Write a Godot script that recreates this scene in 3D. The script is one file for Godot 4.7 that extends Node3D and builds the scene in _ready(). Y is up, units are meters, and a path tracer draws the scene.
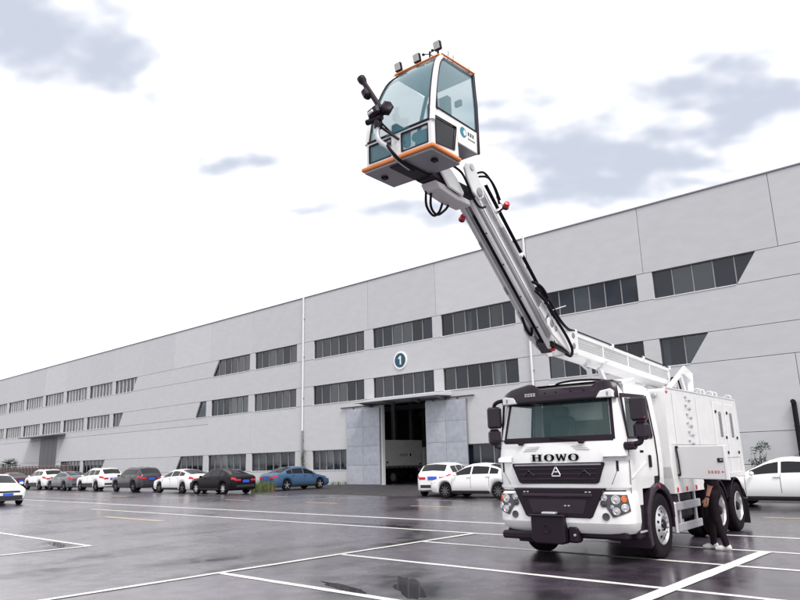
extends Node3D

var M := {}
var grp := 1
var rng := RandomNumberGenerator.new()
var counts := {}

func _ready() -> void:
	rng.seed = 20
	# camera
	var cam := Camera3D.new()
	cam.name = "camera"
	add_child(cam)
	cam.position = Vector3(0, 1.6, 0)
	cam.rotation = Vector3(0.232761, 0.736253, -0.024297)
	cam.fov = 47.563
	cam.near = 0.1
	cam.far = 1500.0
	cam.current = true
	# sky and exposure
	var env := Environment.new()
	env.background_mode = Environment.BG_SKY
	env.sky = make_sky(cam)
	env.background_energy_multiplier = 1.0
	env.tonemap_mode = Environment.TONE_MAPPER_LINEAR
	env.tonemap_exposure = 1.7
	env.sdfgi_enabled = true
	env.ssao_enabled = true
	env.ssil_enabled = true
	var we := WorldEnvironment.new()
	we.name = "world"
	we.environment = env
	add_child(we)
	# veiled sun, high on the right behind the camera
	var sun := DirectionalLight3D.new()
	sun.name = "sun"
	sun.light_energy = 0.5
	sun.light_color = Color(1.0, 0.98, 0.95)
	sun.light_angular_distance = 20.0
	sun.shadow_enabled = true
	add_child(sun)
	sun.look_at_from_position(Vector3(6, 9, 3), Vector3.ZERO)
	materials()
	build_ground()
	build_hall()
	var tr := build_truck()
	build_cars()
	build_person(tr)
	build_props()

# ------------------------------------------------------------------ mesh helpers
func mk() -> SurfaceTool:
	var st := SurfaceTool.new()
	st.begin(Mesh.PRIMITIVE_TRIANGLES)
	st.set_smooth_group(-1)
	return st

func smooth(st: SurfaceTool) -> void:
	grp += 1
	st.set_smooth_group(grp)

func flat(st: SurfaceTool) -> void:
	st.set_smooth_group(-1)

func tri(st: SurfaceTool, a: Vector3, b: Vector3, c: Vector3) -> void:
	st.add_vertex(a); st.add_vertex(b); st.add_vertex(c)

func quad(st: SurfaceTool, a: Vector3, b: Vector3, c: Vector3, d: Vector3) -> void:
	tri(st, a, b, c); tri(st, a, c, d)

func commit(st: SurfaceTool) -> ArrayMesh:
	st.generate_normals()
	return st.commit()

func put(mesh: Mesh, called: String, m: Material, parent: Node) -> MeshInstance3D:
	var o := MeshInstance3D.new()
	o.name = called
	o.mesh = mesh
	o.material_override = m
	parent.add_child(o, true)
	return o

func obj(st: SurfaceTool, called: String, m: Material, parent: Node) -> MeshInstance3D:
	return put(commit(st), called, m, parent)

func numbered(called: String) -> String:
	counts[called] = counts.get(called, -1) + 1
	return called if counts[called] == 0 else "%s_%03d" % [called, counts[called]]

func thing(called: String, label: String, category: String, at := Vector3.ZERO, turn := 0.0, group := "") -> Node3D:
	var o := Node3D.new()
	o.name = numbered(called)
	add_child(o)
	o.position = at
	o.rotation.y = turn
	tag(o, label, category, group)
	return o

func tag(o: Node, label: String, category: String, group := "") -> void:
	o.set_meta("label", label)
	o.set_meta("category", category)
	if group != "":
		o.set_meta("group", group)

func part(called: String, parent: Node, at := Vector3.ZERO) -> Node3D:
	var o := Node3D.new()
	o.name = called
	parent.add_child(o, true)
	o.position = at
	return o

# chamfered box, optional basis
func box(st: SurfaceTool, c: Vector3, s: Vector3, b := 0.0, bas := Basis()) -> void:
	var h := s * 0.5
	b = minf(b, minf(h.x, minf(h.y, h.z)) * 0.9)
	if b <= 0.0:
		for ax in 3:
			for sg in [-1.0, 1.0]:
				var n := Vector3.ZERO; n[ax] = sg * h[ax]
				var u := Vector3.ZERO; u[(ax + 1) % 3] = h[(ax + 1) % 3]
				var v := Vector3.ZERO; v[(ax + 2) % 3] = h[(ax + 2) % 3] * sg
				quad(st, c + bas * (n - u - v), c + bas * (n - u + v), c + bas * (n + u + v), c + bas * (n + u - v))
		return
	for ax in 3:
		var a1 := (ax + 1) % 3
		var a2 := (ax + 2) % 3
		for sg in [-1.0, 1.0]:
			var n := Vector3.ZERO; n[ax] = sg * h[ax]
			var u := Vector3.ZERO; u[a1] = h[a1] - b
			var v := Vector3.ZERO; v[a2] = (h[a2] - b) * sg
			quad(st, c + bas * (n - u - v), c + bas * (n - u + v), c + bas * (n + u + v), c + bas * (n + u - v))
			for sg2 in [-1.0, 1.0]:
				# edge between face ax,sg and face a1,sg2
				var p := Vector3.ZERO; p[ax] = sg * h[ax]; p[a1] = sg2 * (h[a1] - b)
				var q := Vector3.ZERO; q[ax] = sg * (h[ax] - b); q[a1] = sg2 * h[a1]
				var e := Vector3.ZERO; e[a2] = h[a2] - b
				if sg * sg2 > 0.0:
					quad(st, c + bas * (p - e), c + bas * (p + e), c + bas * (q + e), c + bas * (q - e))
				else:
					quad(st, c + bas * (p - e), c + bas * (q - e), c + bas * (q + e), c + bas * (p + e))
	for sx in [-1.0, 1.0]:
		for sy in [-1.0, 1.0]:
			for sz in [-1.0, 1.0]:
				var k := Vector3(sx * h.x, sy * h.y, sz * h.z)
				var i := Vector3(sx * b, sy * b, sz * b)
				var p0 := k - Vector3(0, i.y, i.z)
				var p1 := k - Vector3(i.x, 0, i.z)
				var p2 := k - Vector3(i.x, i.y, 0)
				if sx * sy * sz > 0.0:
					tri(st, c + bas * p0, c + bas * p2, c + bas * p1)
				else:
					tri(st, c + bas * p0, c + bas * p1, c + bas * p2)

func dirbasis(d: Vector3, up := Vector3.UP) -> Basis:
	var z := d.normalized()
	if absf(z.dot(up)) > 0.98:
		up = Vector3.RIGHT
	var x := up.cross(z).normalized()
	return Basis(x, z.cross(x), z)

# bar from a to b: w across, h along the up hint
func bar(st: SurfaceTool, a: Vector3, b: Vector3, w: float, h: float, bev := 0.0, up := Vector3.UP) -> void:
	box(st, (a + b) * 0.5, Vector3(w, h, a.distance_to(b)), bev, dirbasis(b - a, up))

func ax3(axis: int, p: Vector2, d: float) -> Vector3:
	return Vector3(d, p.y, p.x) if axis == 0 else (Vector3(p.x, d, p.y) if axis == 1 else Vector3(p.x, p.y, d))

# polygon extruded along an axis: 0 -> points are (z,y); 1 -> (x,z); 2 -> (x,y)
func prism(st: SurfaceTool, pts: Array, d0: float, d1: float, axis: int, b := 0.0) -> void:
	var n := pts.size()
	var poly := PackedVector2Array(pts)
	var area := 0.0
	for i in n:
		area += poly[i].cross(poly[(i + 1) % n])
	var ins := PackedVector2Array()
	for i in n:
		var e0 := (poly[i] - poly[(i + n - 1) % n]).normalized()
		var e1 := (poly[(i + 1) % n] - poly[i]).normalized()
		var sgn := 1.0 if area > 0.0 else -1.0
		var n0 := Vector2(-e0.y, e0.x) * sgn
		var n1 := Vector2(-e1.y, e1.x) * sgn
		var m := n0 + n1
		var l := maxf(0.35, m.length_squared() * 0.5)
		ins.append(poly[i] + m * (b / l))
	var idx := Geometry2D.triangulate_polygon(ins if b > 0.0 else poly)
	for k in 2:
		var d := d0 if k == 0 else d1
		for t in range(0, idx.size(), 3):
			var a := ax3(axis, ins[idx[t]], d)
			var bb := ax3(axis, ins[idx[t + 1]], d)
			var c := ax3(axis, ins[idx[t + 2]], d)
			if k == 0:
				tri(st, a, bb, c)
			else:
				tri(st, a, c, bb)
	var s := signf(d1 - d0) * b
	for i in n:
		var j := (i + 1) % n
		quad(st, ax3(axis, poly[i], d0 + s), ax3(axis, poly[i], d1 - s), ax3(axis, poly[j], d1 - s), ax3(axis, poly[j], d0 + s))
		if b > 0.0:
			quad(st, ax3(axis, ins[i], d0), ax3(axis, poly[i], d0 + s), ax3(axis, poly[j], d0 + s), ax3(axis, ins[j], d0))
			quad(st, ax3(axis, poly[i], d1 - s), ax3(axis, ins[i], d1), ax3(axis, ins[j], d1), ax3(axis, poly[j], d1 - s))

func tube(st: SurfaceTool, pts: Array, r: float, n := 8, r1 := -1.0) -> void:
	var rings := []
	var up := Vector3(0.13, 0.97, 0.2)
	for i in pts.size():
		var d: Vector3 = (pts[mini(i + 1, pts.size() - 1)] - pts[maxi(i - 1, 0)]).normalized()
		var x := up.cross(d)
		if x.length() < 0.15:
			x = Vector3(1, 0.1, 0).cross(d)
		x = x.normalized()
		var y := d.cross(x)
		up = y
		var rr := r if r1 < 0.0 else lerpf(r, r1, float(i) / (pts.size() - 1))
		var ring := PackedVector3Array()
		for k in n:
			var a := TAU * k / n
			ring.append(pts[i] + (x * cos(a) + y * sin(a)) * rr)
		rings.append(ring)
	loft(st, rings, true, true)

func loft(st: SurfaceTool, rings: Array, closed := true, caps := true) -> void:
	smooth(st)
	var n: int = rings[0].size()
	for i in rings.size() - 1:
		for k in (n if closed else n - 1):
			var j := (k + 1) % n
			quad(st, rings[i][k], rings[i][j], rings[i + 1][j], rings[i + 1][k])
	flat(st)
	if caps:
		for e in [0, rings.size() - 1]:
			var c := Vector3.ZERO
			for p in rings[e]:
				c += p
			c /= n
			for k in n:
				var j := (k + 1) % n
				if e == 0:
					tri(st, c, rings[e][j], rings[e][k])
				else:
					tri(st, c, rings[e][k], rings[e][j])

# profile of (radius, height along dir)
func lathe(st: SurfaceTool, prof: Array, o: Vector3, dir: Vector3, n := 24) -> void:
	var bs := dirbasis(dir)
	for i in prof.size() - 1:
		smooth(st)
		for k in n:
			var a0 := TAU * k / n
			var a1 := TAU * (k + 1) / n
			var u0 := bs.x * cos(a0) + bs.y * sin(a0)
			var u1 := bs.x * cos(a1) + bs.y * sin(a1)
			var p: Vector2 = prof[i]
			var q: Vector2 = prof[i + 1]
			var A := o + u0 * p.x + bs.z * p.y
			var B := o + u1 * p.x + bs.z * p.y
			var C := o + u1 * q.x + bs.z * q.y
			var D := o + u0 * q.x + bs.z * q.y
			if p.x < 1e-5:
				tri(st, A, C, D)
			elif q.x < 1e-5:
				tri(st, A, B, C)
			else:
				quad(st, A, B, C, D)
	flat(st)

func arc(c: Vector3, pts: Array, steps := 5) -> Array:
	# Catmull-Rom through the points, offset by c
	var out := []
	for i in pts.size() - 1:
		var p0: Vector3 = pts[maxi(i - 1, 0)]
		var p1: Vector3 = pts[i]
		var p2: Vector3 = pts[i + 1]
		var p3: Vector3 = pts[mini(i + 2, pts.size() - 1)]
		for s in steps:
			out.append(c + p1.cubic_interpolate(p2, p0, p3, float(s) / steps))
	out.append(c + pts[pts.size() - 1])
	return out

# piecewise linear table of Vector2(x, y)
func tab(t: Array, x: float) -> float:
	if x <= t[0].x:
		return t[0].y
	for i in t.size() - 1:
		if x <= t[i + 1].x:
			return lerpf(t[i].y, t[i + 1].y, (x - t[i].x) / (t[i + 1].x - t[i].x))
	return t[t.size() - 1].y

# ------------------------------------------------------------------ materials
func lin(r: float, g: float, b: float) -> Color:
	return Color(r, g, b).linear_to_srgb()

func mat(c: Color, rough := 0.6, metal := 0.0) -> StandardMaterial3D:
	var m := StandardMaterial3D.new()
	m.albedo_color = c
	m.roughness = rough
	m.metallic = metal
	return m

func noise_tex(sd: int, freq: float, oct: int, lo: Color, hi: Color, size := 512, normal := 0.0, kind := FastNoiseLite.TYPE_SIMPLEX_SMOOTH) -> NoiseTexture2D:
	var f := FastNoiseLite.new()
	f.seed = sd
	f.noise_type = kind
	f.frequency = freq
	f.fractal_octaves = oct
	var t := NoiseTexture2D.new()
	t.width = size; t.height = size
	t.seamless = true
	t.noise = f
	if normal > 0.0:
		t.as_normal_map = true
		t.bump_strength = normal
	else:
		var g := Gradient.new()
		g.set_color(0, lo); g.set_color(1, hi)
		g.set_offset(0, 0.25); g.set_offset(1, 0.75)
		t.color_ramp = g
	return t

func tri_map(m: StandardMaterial3D, scale: float, world := true) -> void:
	m.uv1_triplanar = true
	m.uv1_world_triplanar = world
	m.uv1_scale = Vector3.ONE * scale

func g(v: float) -> Color:
	return Color(v, v, v)

func materials() -> void:
	var m: StandardMaterial3D
	# painted render of the hall
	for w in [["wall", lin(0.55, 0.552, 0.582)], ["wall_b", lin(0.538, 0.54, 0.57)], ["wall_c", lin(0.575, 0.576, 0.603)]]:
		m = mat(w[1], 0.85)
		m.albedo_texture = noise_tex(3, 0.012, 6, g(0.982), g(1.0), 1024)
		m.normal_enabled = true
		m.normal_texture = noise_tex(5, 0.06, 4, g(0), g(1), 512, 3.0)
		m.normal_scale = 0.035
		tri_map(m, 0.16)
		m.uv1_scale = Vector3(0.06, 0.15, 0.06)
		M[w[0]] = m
	M.seam = mat(lin(0.42, 0.42, 0.44), 0.6)
	M.joint = mat(lin(0.16, 0.165, 0.18), 0.9)
	M.trim = mat(lin(0.74, 0.74, 0.76), 0.7)
	M.coping = mat(lin(0.22, 0.22, 0.25), 0.6)
	M.frame = mat(lin(0.045, 0.045, 0.05), 0.5)
	M.mullion = mat(lin(0.24, 0.24, 0.26), 0.5)
	M.mullion_pale = mat(lin(0.62, 0.62, 0.64), 0.5)
	m = mat(Color(0.14, 0.17, 0.23, 0.45), 0.03)
	m.transparency = BaseMaterial3D.TRANSPARENCY_ALPHA
	m.metallic_specular = 0.42
	M.pane = m
	m = mat(Color(0.11, 0.13, 0.17, 0.6), 0.03)
	m.transparency = BaseMaterial3D.TRANSPARENCY_ALPHA
	m.metallic_specular = 0.55
	M.pane_dark = m
	for pv in [["pane_c", 0.18, 0.23, 0.28, 0.4, 0.6], ["pane_d", 0.08, 0.10, 0.14, 0.7, 0.45]]:
		m = mat(Color(pv[1], pv[2], pv[3], pv[4]), 0.03)
		m.transparency = BaseMaterial3D.TRANSPARENCY_ALPHA
		m.metallic_specular = pv[5]
		M[pv[0]] = m
	M.blind = mat(lin(0.50, 0.60, 0.56), 0.85)
	M.blind_b = mat(lin(0.36, 0.42, 0.41), 0.85)
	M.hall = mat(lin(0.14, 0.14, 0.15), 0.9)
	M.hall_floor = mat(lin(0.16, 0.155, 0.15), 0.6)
	M.steel_dark = mat(lin(0.06, 0.06, 0.07), 0.5)
	m = mat(lin(0.46, 0.48, 0.545), 0.55, 0.0)
	m.albedo_texture = noise_tex(17, 0.012, 4, g(0.95), g(1.0), 512)
	m.normal_enabled = true
	m.normal_texture = noise_tex(19, 0.008, 3, g(0), g(1), 512, 8.0)
	m.normal_scale = 0.18
	tri_map(m, 0.35)
	M.door_metal = m
	m = m.duplicate()
	m.albedo_color = lin(0.42, 0.445, 0.51)
	M.door_metal_b = m
	M.gate_dark = mat(lin(0.13, 0.125, 0.14), 0.5, 0.3)
	# ground: worn asphalt with damp streaks, laid out over 64 m and repeated
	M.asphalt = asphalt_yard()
	m = mat(lin(0.040, 0.034, 0.041), 0.5)
	m.albedo_texture = noise_tex(32, 0.03, 6, g(0.7), g(1.0), 512)
	m.roughness = 1.0
	m.roughness_texture = noise_tex(34, 0.01, 5, g(0.55), g(0.8), 512)
	m.roughness_texture_channel = BaseMaterial3D.TEXTURE_CHANNEL_RED
	tri_map(m, 0.17)
	M.asphalt_dry = m
	m = mat(lin(0.02, 0.017, 0.022), 0.06)
	m.metallic_specular = 0.5
	M.puddle = m
	m = mat(lin(0.026, 0.022, 0.028), 0.32)
	m.normal_enabled = true
	m.normal_texture = noise_tex(36, 0.3, 2, g(0), g(1), 512, 5.0)
	m.normal_scale = 0.25
	tri_map(m, 0.4)
	M.damp = m
	m = mat(lin(0.80, 0.79, 0.77), 0.6)
	m.albedo_texture = noise_tex(41, 0.10, 4, g(0.84), g(1.0), 512)
	tri_map(m, 0.5)
	M.paint_white = m
	m = m.duplicate()
	m.albedo_color = lin(0.55, 0.53, 0.53)
	M.paint_worn = m
	m = m.duplicate()
	m.albedo_color = lin(0.60, 0.44, 0.30)
	M.paint_yellow = m
	m = m.duplicate()
	m.albedo_color = lin(0.46, 0.36, 0.28)
	M.paint_yellow_worn = m
	# truck
	m = mat(lin(0.80, 0.80, 0.81), 0.32)
	m.clearcoat_enabled = true
	m.clearcoat = 0.6
	m.clearcoat_roughness = 0.08
	m.albedo_texture = noise_tex(71, 0.008, 5, g(0.972), g(1.0), 512)
	tri_map(m, 0.5, false)
	M.white = m
	m = m.duplicate()
	m.albedo_color = lin(0.66, 0.665, 0.68)
	M.white_b = m
	m = mat(lin(0.60, 0.60, 0.62), 0.4)
	M.grey_panel = m
	m = mat(lin(0.016, 0.009, 0.017), 0.42)
	m.metallic_specular = 0.3
	M.black = m
	m = mat(lin(0.019, 0.010, 0.020), 0.25)
	m.metallic_specular = 0.35
	m.clearcoat_enabled = true
	m.clearcoat = 0.25
	M.visor = m
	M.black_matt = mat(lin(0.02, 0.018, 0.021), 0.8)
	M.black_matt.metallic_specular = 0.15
	m = mat(lin(0.015, 0.012, 0.015), 0.85)
	m.metallic_specular = 0.2
	m.normal_enabled = true
	m.normal_texture = noise_tex(51, 0.1, 3, g(0), g(1), 256, 4.0)
	m.normal_scale = 0.4
	tri_map(m, 2.0, false)
	M.rubber = m
	M.silver = mat(lin(0.58, 0.58, 0.60), 0.32, 0.75)
	M.alu = mat(lin(0.50, 0.50, 0.53), 0.45, 0.5)
	M.steel_grey = mat(lin(0.30, 0.30, 0.33), 0.4, 0.6)
	M.chrome = mat(lin(0.75, 0.75, 0.78), 0.15, 1.0)
	M.red = mat(lin(0.55, 0.02, 0.03), 0.3)
	M.red_print = mat(lin(0.45, 0.03, 0.06), 0.6)
	M.amber = mat(lin(0.75, 0.16, 0.04), 0.3)
	M.orange = mat(lin(0.72, 0.22, 0.05), 0.45)
	M.hose = mat(lin(0.008, 0.006, 0.011), 0.5)
	M.hose.metallic_specular = 0.25
	M.teal = mat(lin(0.02, 0.20, 0.26), 0.5)
	M.white_print = mat(lin(0.85, 0.85, 0.85), 0.5)
	M.black_print = mat(lin(0.004, 0.004, 0.009), 0.5)
	M.black_print.metallic_specular = 0.15
	m = mat(Color(0.24, 0.46, 0.45, 0.14), 0.02)
	m.transparency = BaseMaterial3D.TRANSPARENCY_ALPHA
	M.windscreen = m
	m = mat(Color(0.34, 0.56, 0.62, 0.42), 0.02)
	m.transparency = BaseMaterial3D.TRANSPARENCY_ALPHA
	M.basket_glass = m
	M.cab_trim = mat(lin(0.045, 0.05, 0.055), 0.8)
	M.cab_rear_bright = mat(lin(0.62, 0.74, 0.72), 0.8)  # pale colour painted for the light at the cab's rear window
	m = mat(lin(0.85, 0.86, 0.88), 0.12)
	m.metallic = 0.3
	M.lens = m
	M.lens_dark = mat(lin(0.05, 0.05, 0.06), 0.12)
	M.mesh_grey = mat(lin(0.50, 0.50, 0.51), 0.6)
	# cars
	for c in [["car_white", 0.80, 0.80, 0.81], ["car_black", 0.010, 0.008, 0.012], ["car_grey", 0.13, 0.135, 0.16], ["car_dark", 0.045, 0.040, 0.052], ["car_blue", 0.045, 0.10, 0.19], ["car_maroon", 0.07, 0.035, 0.05]]:
		m = mat(lin(c[1], c[2], c[3]), 0.28)
		m.clearcoat_enabled = true
		m.clearcoat = 0.35
		m.clearcoat_roughness = 0.05
		m.metallic_specular = 0.35
		if c[1] < 0.03:
			m.metallic_specular = 0.15
			m.clearcoat = 0.15
		M[c[0]] = m
	m = mat(lin(0.012, 0.013, 0.017), 0.04)
	m.metallic_specular = 0.35
	M.car_glass = m
	M.car_trim = mat(lin(0.02, 0.019, 0.021), 0.6)
	M.tail = mat(lin(0.50, 0.015, 0.04), 0.15)
	M.plate_blue = mat(lin(0.03, 0.10, 0.55), 0.4)
	M.rim = mat(lin(0.55, 0.55, 0.57), 0.3, 0.7)
	M.rim_dark = mat(lin(0.10, 0.10, 0.11), 0.35, 0.5)
	M.sign_blue = mat(lin(0.006, 0.07, 0.12), 0.5)
	M.fence = mat(lin(0.065, 0.042, 0.045), 0.7)
	M.fence_b = mat(lin(0.16, 0.12, 0.12), 0.7)
	for c in [["leaf", 0.055, 0.095, 0.03], ["leaf_b", 0.09, 0.13, 0.045], ["leaf_dark", 0.03, 0.055, 0.035], ["straw", 0.20, 0.17, 0.08]]:
		m = mat(lin(c[1], c[2], c[3]), 0.7)
		m.backlight_enabled = true
		m.backlight = lin(c[1] * 0.5, c[2] * 0.5, c[3] * 0.4)
		M[c[0]] = m
	M.bark = mat(lin(0.09, 0.065, 0.05), 0.9)

# damp streaks on the asphalt: x, z of the middle, half length, half width, angle, strength
const STREAKS := [[-6.4, -7.1, 1.3, 0.55, 0.75, 1.0], [-7.2, -6.6, 1.1, 0.35, 0.3, 0.9], [-10.2, -12.1, 1.2, 0.35, 0.9, 1.0], [-13.4, -6.2, 1.7, 0.34, 1.57, 0.7], [-14.0, -7.4, 1.2, 0.16, 1.45, 0.6], [-11.05, -8.1, 2.1, 0.26, 1.6, 1.0], [-11.4, -6.7, 0.9, 0.3, 1.7, 0.7], [-9.85, -6.6, 1.5, 0.14, 1.57, 0.9], [-9.8, -10.8, 1.7, 0.26, 1.6, 1.0], [-10.6, -11.9, 1.2, 0.4, 1.2, 0.9],
	[-17.2, -10.0, 2.4, 0.35, 1.5, 0.5], [-15.6, -9.8, 1.6, 0.22, 1.6, 0.6], [-7.4, -7.3, 1.1, 0.45, 1.2, 0.7], [-8.6, -7.9, 0.7, 0.3, 1.5, 0.6], [-12.6, -13.25, 3.2, 0.13, 0.02, 0.9], [-21.5, -13.3, 1.6, 0.2, 0.1, 0.9], [-16.2, -6.6, 0.9, 0.3, 0.3, 0.8],
	[-12.2, -4.6, 1.4, 0.2, 1.6, 0.5], [-19.5, -7.6, 2.6, 0.5, 1.4, 0.4], [-23.0, -9.8, 2.2, 0.4, 1.5, 0.5], [-6.2, -9.9, 1.5, 0.5, 0.4, 0.5], [-4.6, -7.4, 1.2, 0.4, 0.3, 0.5], [-26.0, -12.0, 2.5, 0.3, 0.3, 0.4]]

func asphalt_yard() -> StandardMaterial3D:
	var n := 1024
	var mpp := 64.0 / n
	var f := FastNoiseLite.new()
	f.noise_type = FastNoiseLite.TYPE_SIMPLEX_SMOOTH
	f.seed = 61; f.frequency = 0.012; f.fractal_octaves = 5
	var broad := f.get_seamless_image(n, n).get_data()
	f.seed = 62; f.frequency = 0.16; f.fractal_octaves = 3
	var fine := f.get_seamless_image(n, n).get_data()
	var wet := PackedFloat32Array(); wet.resize(n * n)
	f.seed = 63; f.frequency = 0.55; f.fractal_octaves = 4
	for s in STREAKS:
		var c := Vector2(s[0], s[1])
		var r: float = s[2] * 2.2
		for y in range(int((c.y - r + 56.0) / mpp), int((c.y + r + 56.0) / mpp)):
			for x in range(int((c.x - r + 56.0) / mpp), int((c.x + r + 56.0) / mpp)):
				var p := Vector2(x * mpp - 56.0, y * mpp - 56.0)
				var q := (p - c).rotated(-s[4])
				var wob := f.get_noise_2d(p.x * 1.2, p.y * 1.2)
				var u: float = q.x / s[2]
				var v: float = (q.y + wob * 0.35) / s[3]
				var e: float = exp(-(u * u + v * v)) * s[5] * clampf(0.75 + 1.1 * f.get_noise_2d(p.x * 2.1 + 40.0, p.y * 2.1), 0.0, 1.3)
				var i := y * n + x
				wet[i] = maxf(wet[i], e)
	var al := PackedByteArray(); al.resize(n * n * 3)
	var ro := PackedByteArray(); ro.resize(n * n)
	var film := PackedByteArray(); film.resize(n * n)
	for y in n:
		var z := y * mpp - 56.0
		var road := smoothstep(-15.4, -15.9, z)
		for x in n:
			var i := y * n + x
			var b := broad[i] / 255.0
			var k := fine[i] / 255.0
			var t := 0.80 + 0.36 * (b - 0.5) + 0.34 * (k - 0.5)
			t *= 1.0 - 0.75 * minf(wet[i] * 1.25, 1.0)
			t *= 1.0 - 0.20 * road
			var cc := int(clampf(t, 0.0, 1.0) * 255.0)
			al[i * 3] = cc; al[i * 3 + 1] = cc; al[i * 3 + 2] = cc
			# how much of the surface is covered by a thin film of rain water
			film[i] = int(clampf(0.70 + 0.55 * (b - 0.5) + 0.45 * (k - 0.5) - 0.55 * minf(wet[i] * 1.2, 1.0) - 0.12 * road, 0.0, 1.0) * 255.0)
			ro[i] = int(clampf(0.29 + 0.26 * (b - 0.5) + 0.10 * (k - 0.5) - 0.14 * minf(wet[i], 1.0), 0.05, 1.0) * 255.0)
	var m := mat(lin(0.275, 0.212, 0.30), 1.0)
	m.albedo_texture = ImageTexture.create_from_image(Image.create_from_data(n, n, false, Image.FORMAT_RGB8, al))
	m.roughness_texture = ImageTexture.create_from_image(Image.create_from_data(n, n, false, Image.FORMAT_L8, ro))
	m.roughness_texture_channel = BaseMaterial3D.TEXTURE_CHANNEL_RED
	m.metallic_specular = 0.9
	m.clearcoat_enabled = true
	m.clearcoat = 1.0
	m.clearcoat_roughness = 0.25
	m.clearcoat_texture = ImageTexture.create_from_image(Image.create_from_data(n, n, false, Image.FORMAT_L8, film))
	m.detail_enabled = true
	m.detail_blend_mode = BaseMaterial3D.BLEND_MODE_MUL
	m.detail_uv_layer = BaseMaterial3D.DETAIL_UV_2
	m.detail_albedo = noise_tex(35, 0.16, 4, g(0.34), g(1.0), 1024)
	return m

# ------------------------------------------------------------------ sky
func make_sky(cam: Camera3D) -> Sky:
	var w := 1536
	var h := 768
	var im := Image.create(w, h, false, Image.FORMAT_RGBF)
	var n1 := FastNoiseLite.new()
	n1.seed = 11; n1.frequency = 0.9; n1.fractal_octaves = 5; n1.noise_type = FastNoiseLite.TYPE_SIMPLEX_SMOOTH
	n1.fractal_gain = 0.55
	var n2 := FastNoiseLite.new()
	n2.seed = 23; n2.frequency = 0.55; n2.fractal_octaves = 3; n2.noise_type = FastNoiseLite.TYPE_SIMPLEX_SMOOTH
	var n3 := FastNoiseLite.new()
	n3.seed = 31; n3.frequency = 3.2; n3.fractal_octaves = 4; n3.noise_type = FastNoiseLite.TYPE_SIMPLEX_SMOOTH
	# cloud banks: direction, half width, half height (tangent units), weight
	var banks := []
	for b in SKY_BANKS:
		var d := cam.basis * Vector3((b[0] - 400.0) / 680.8, -(b[1] - 300.0) / 680.8, -1.0)
		banks.append([d.normalized(), b[2] / 680.8, b[3] / 680.8, b[4]])
	for y in h:
		var th := PI * (y + 0.5) / h
		var dy := cos(th)
		for x in w:
			var ph := TAU * (x + 0.5) / w
			var d := Vector3(sin(th) * sin(ph), dy, -sin(th) * cos(ph))
			if dy < -0.02:
				im.set_pixel(x, y, Color(0.16, 0.15, 0.17))
				continue
			var p := d * (2.2 / (maxf(dy, 0.0) + 0.35))
			# streaks run across the view: stretch the pattern sideways
			var along := p.dot(STREAM)
			var pw := p + STREAM * along * -0.40
			var f := n1.get_noise_3dv(pw * 2.0)
			var f2 := n3.get_noise_3dv(pw * 2.0)
			var gg := n2.get_noise_3dv(pw)
			var inside := 0.0
			var near := 0.0
			for b in banks:
				var bd: Vector3 = b[0]
				var k := d.dot(bd)
				if k < 0.7:
					continue
				near = maxf(near, smoothstep(0.72, 0.82, k))
				var e := d / k - bd
				var right := Vector3.UP.cross(bd).normalized()
				var u: float = e.dot(right) / b[1]
				var v: float = e.dot(bd.cross(right)) / b[2]
				inside = maxf(inside, b[4 - 1] * exp(-(u * u + v * v)))
			var free := smoothstep(0.05, 0.5, gg) * 0.9
			var amount := lerpf(free, inside, near)
			var v2 := amount * 0.9 + (f * 1.1 + f2 * 0.6) * smoothstep(0.0, 0.4, amount) + 0.30 * gg + 0.22 * f
			var dark := smoothstep(0.08, 1.25, v2)
			var c := Color(0.82, 0.82, 0.83).lerp(Color(0.37, 0.40, 0.47), dark)
			im.set_pixel(x, y, c)
	var t := ImageTexture.create_from_image(im)
	var pm := PanoramaSkyMaterial.new()
	pm.panorama = t
	var s := Sky.new()
	s.sky_material = pm
	return s

const STREAM := Vector3(0.80, 0.0, -0.60)
const SKY_BANKS := [[640, 125, 150, 52, 1.05], [750, 110, 120, 60, 1.0], [590, 185, 80, 32, 1.0], [540, 108, 70, 28, 0.9], [700, 165, 110, 35, 0.7], [35, 40, 120, 46, 0.95], [110, 85, 60, 24, 0.8], [290, 168, 80, 14, 1.15], [340, 212, 130, 18, 1.25], [690, 62, 35, 12, 0.7], [130, 8, 50, 16, 0.8], [20, 95, 50, 12, 0.5], [520, 60, 70, 14, 0.5]]

# ------------------------------------------------------------------ hall
const ZF := -36.0
const XL := -139.0
const XR := 13.5
const Y0 := 1.06
const Y1 := 2.57
const Y2 := 6.13
const Y3 := 7.66
const Y4 := 9.84
const Y5 := 11.38
const YT := 15.2

# windows: [top left x, top right x, bottom left x, bottom right x, panes, blind style]
const WIN_UP := [
	[-13.98, -8.7, -13.98, -9.75, 5, 0], [-20.75, -14.85, -20.75, -14.85, 6, 0], [-28.88, -22.87, -28.88, -22.87, 6, 1], [-35.5, -29.67, -35.5, -29.67, 6, 0],
	[-42.28, -36.42, -42.28, -36.42, 6, 0], [-50.32, -44.43, -50.32, -44.43, 6, 0], [-56.07, -51.08, -57.1, -51.08, 6, 0],
	[-77.32, -72.08, -77.32, -73.0, 6, 2], [-84.03, -78.08, -84.03, -78.08, 7, 2], [-90.9, -84.85, -90.9, -84.85, 7, 2], [-97.7, -91.75, -97.7, -91.75, 7, 2], [-104.5, -98.5, -104.5, -98.5, 7, 2], [-111.3, -105.3, -111.3, -105.3, 7, 2], [-118.1, -112.1, -118.1, -112.1, 7, 2], [-124.9, -118.9, -124.9, -118.9, 7, 2]]
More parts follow.
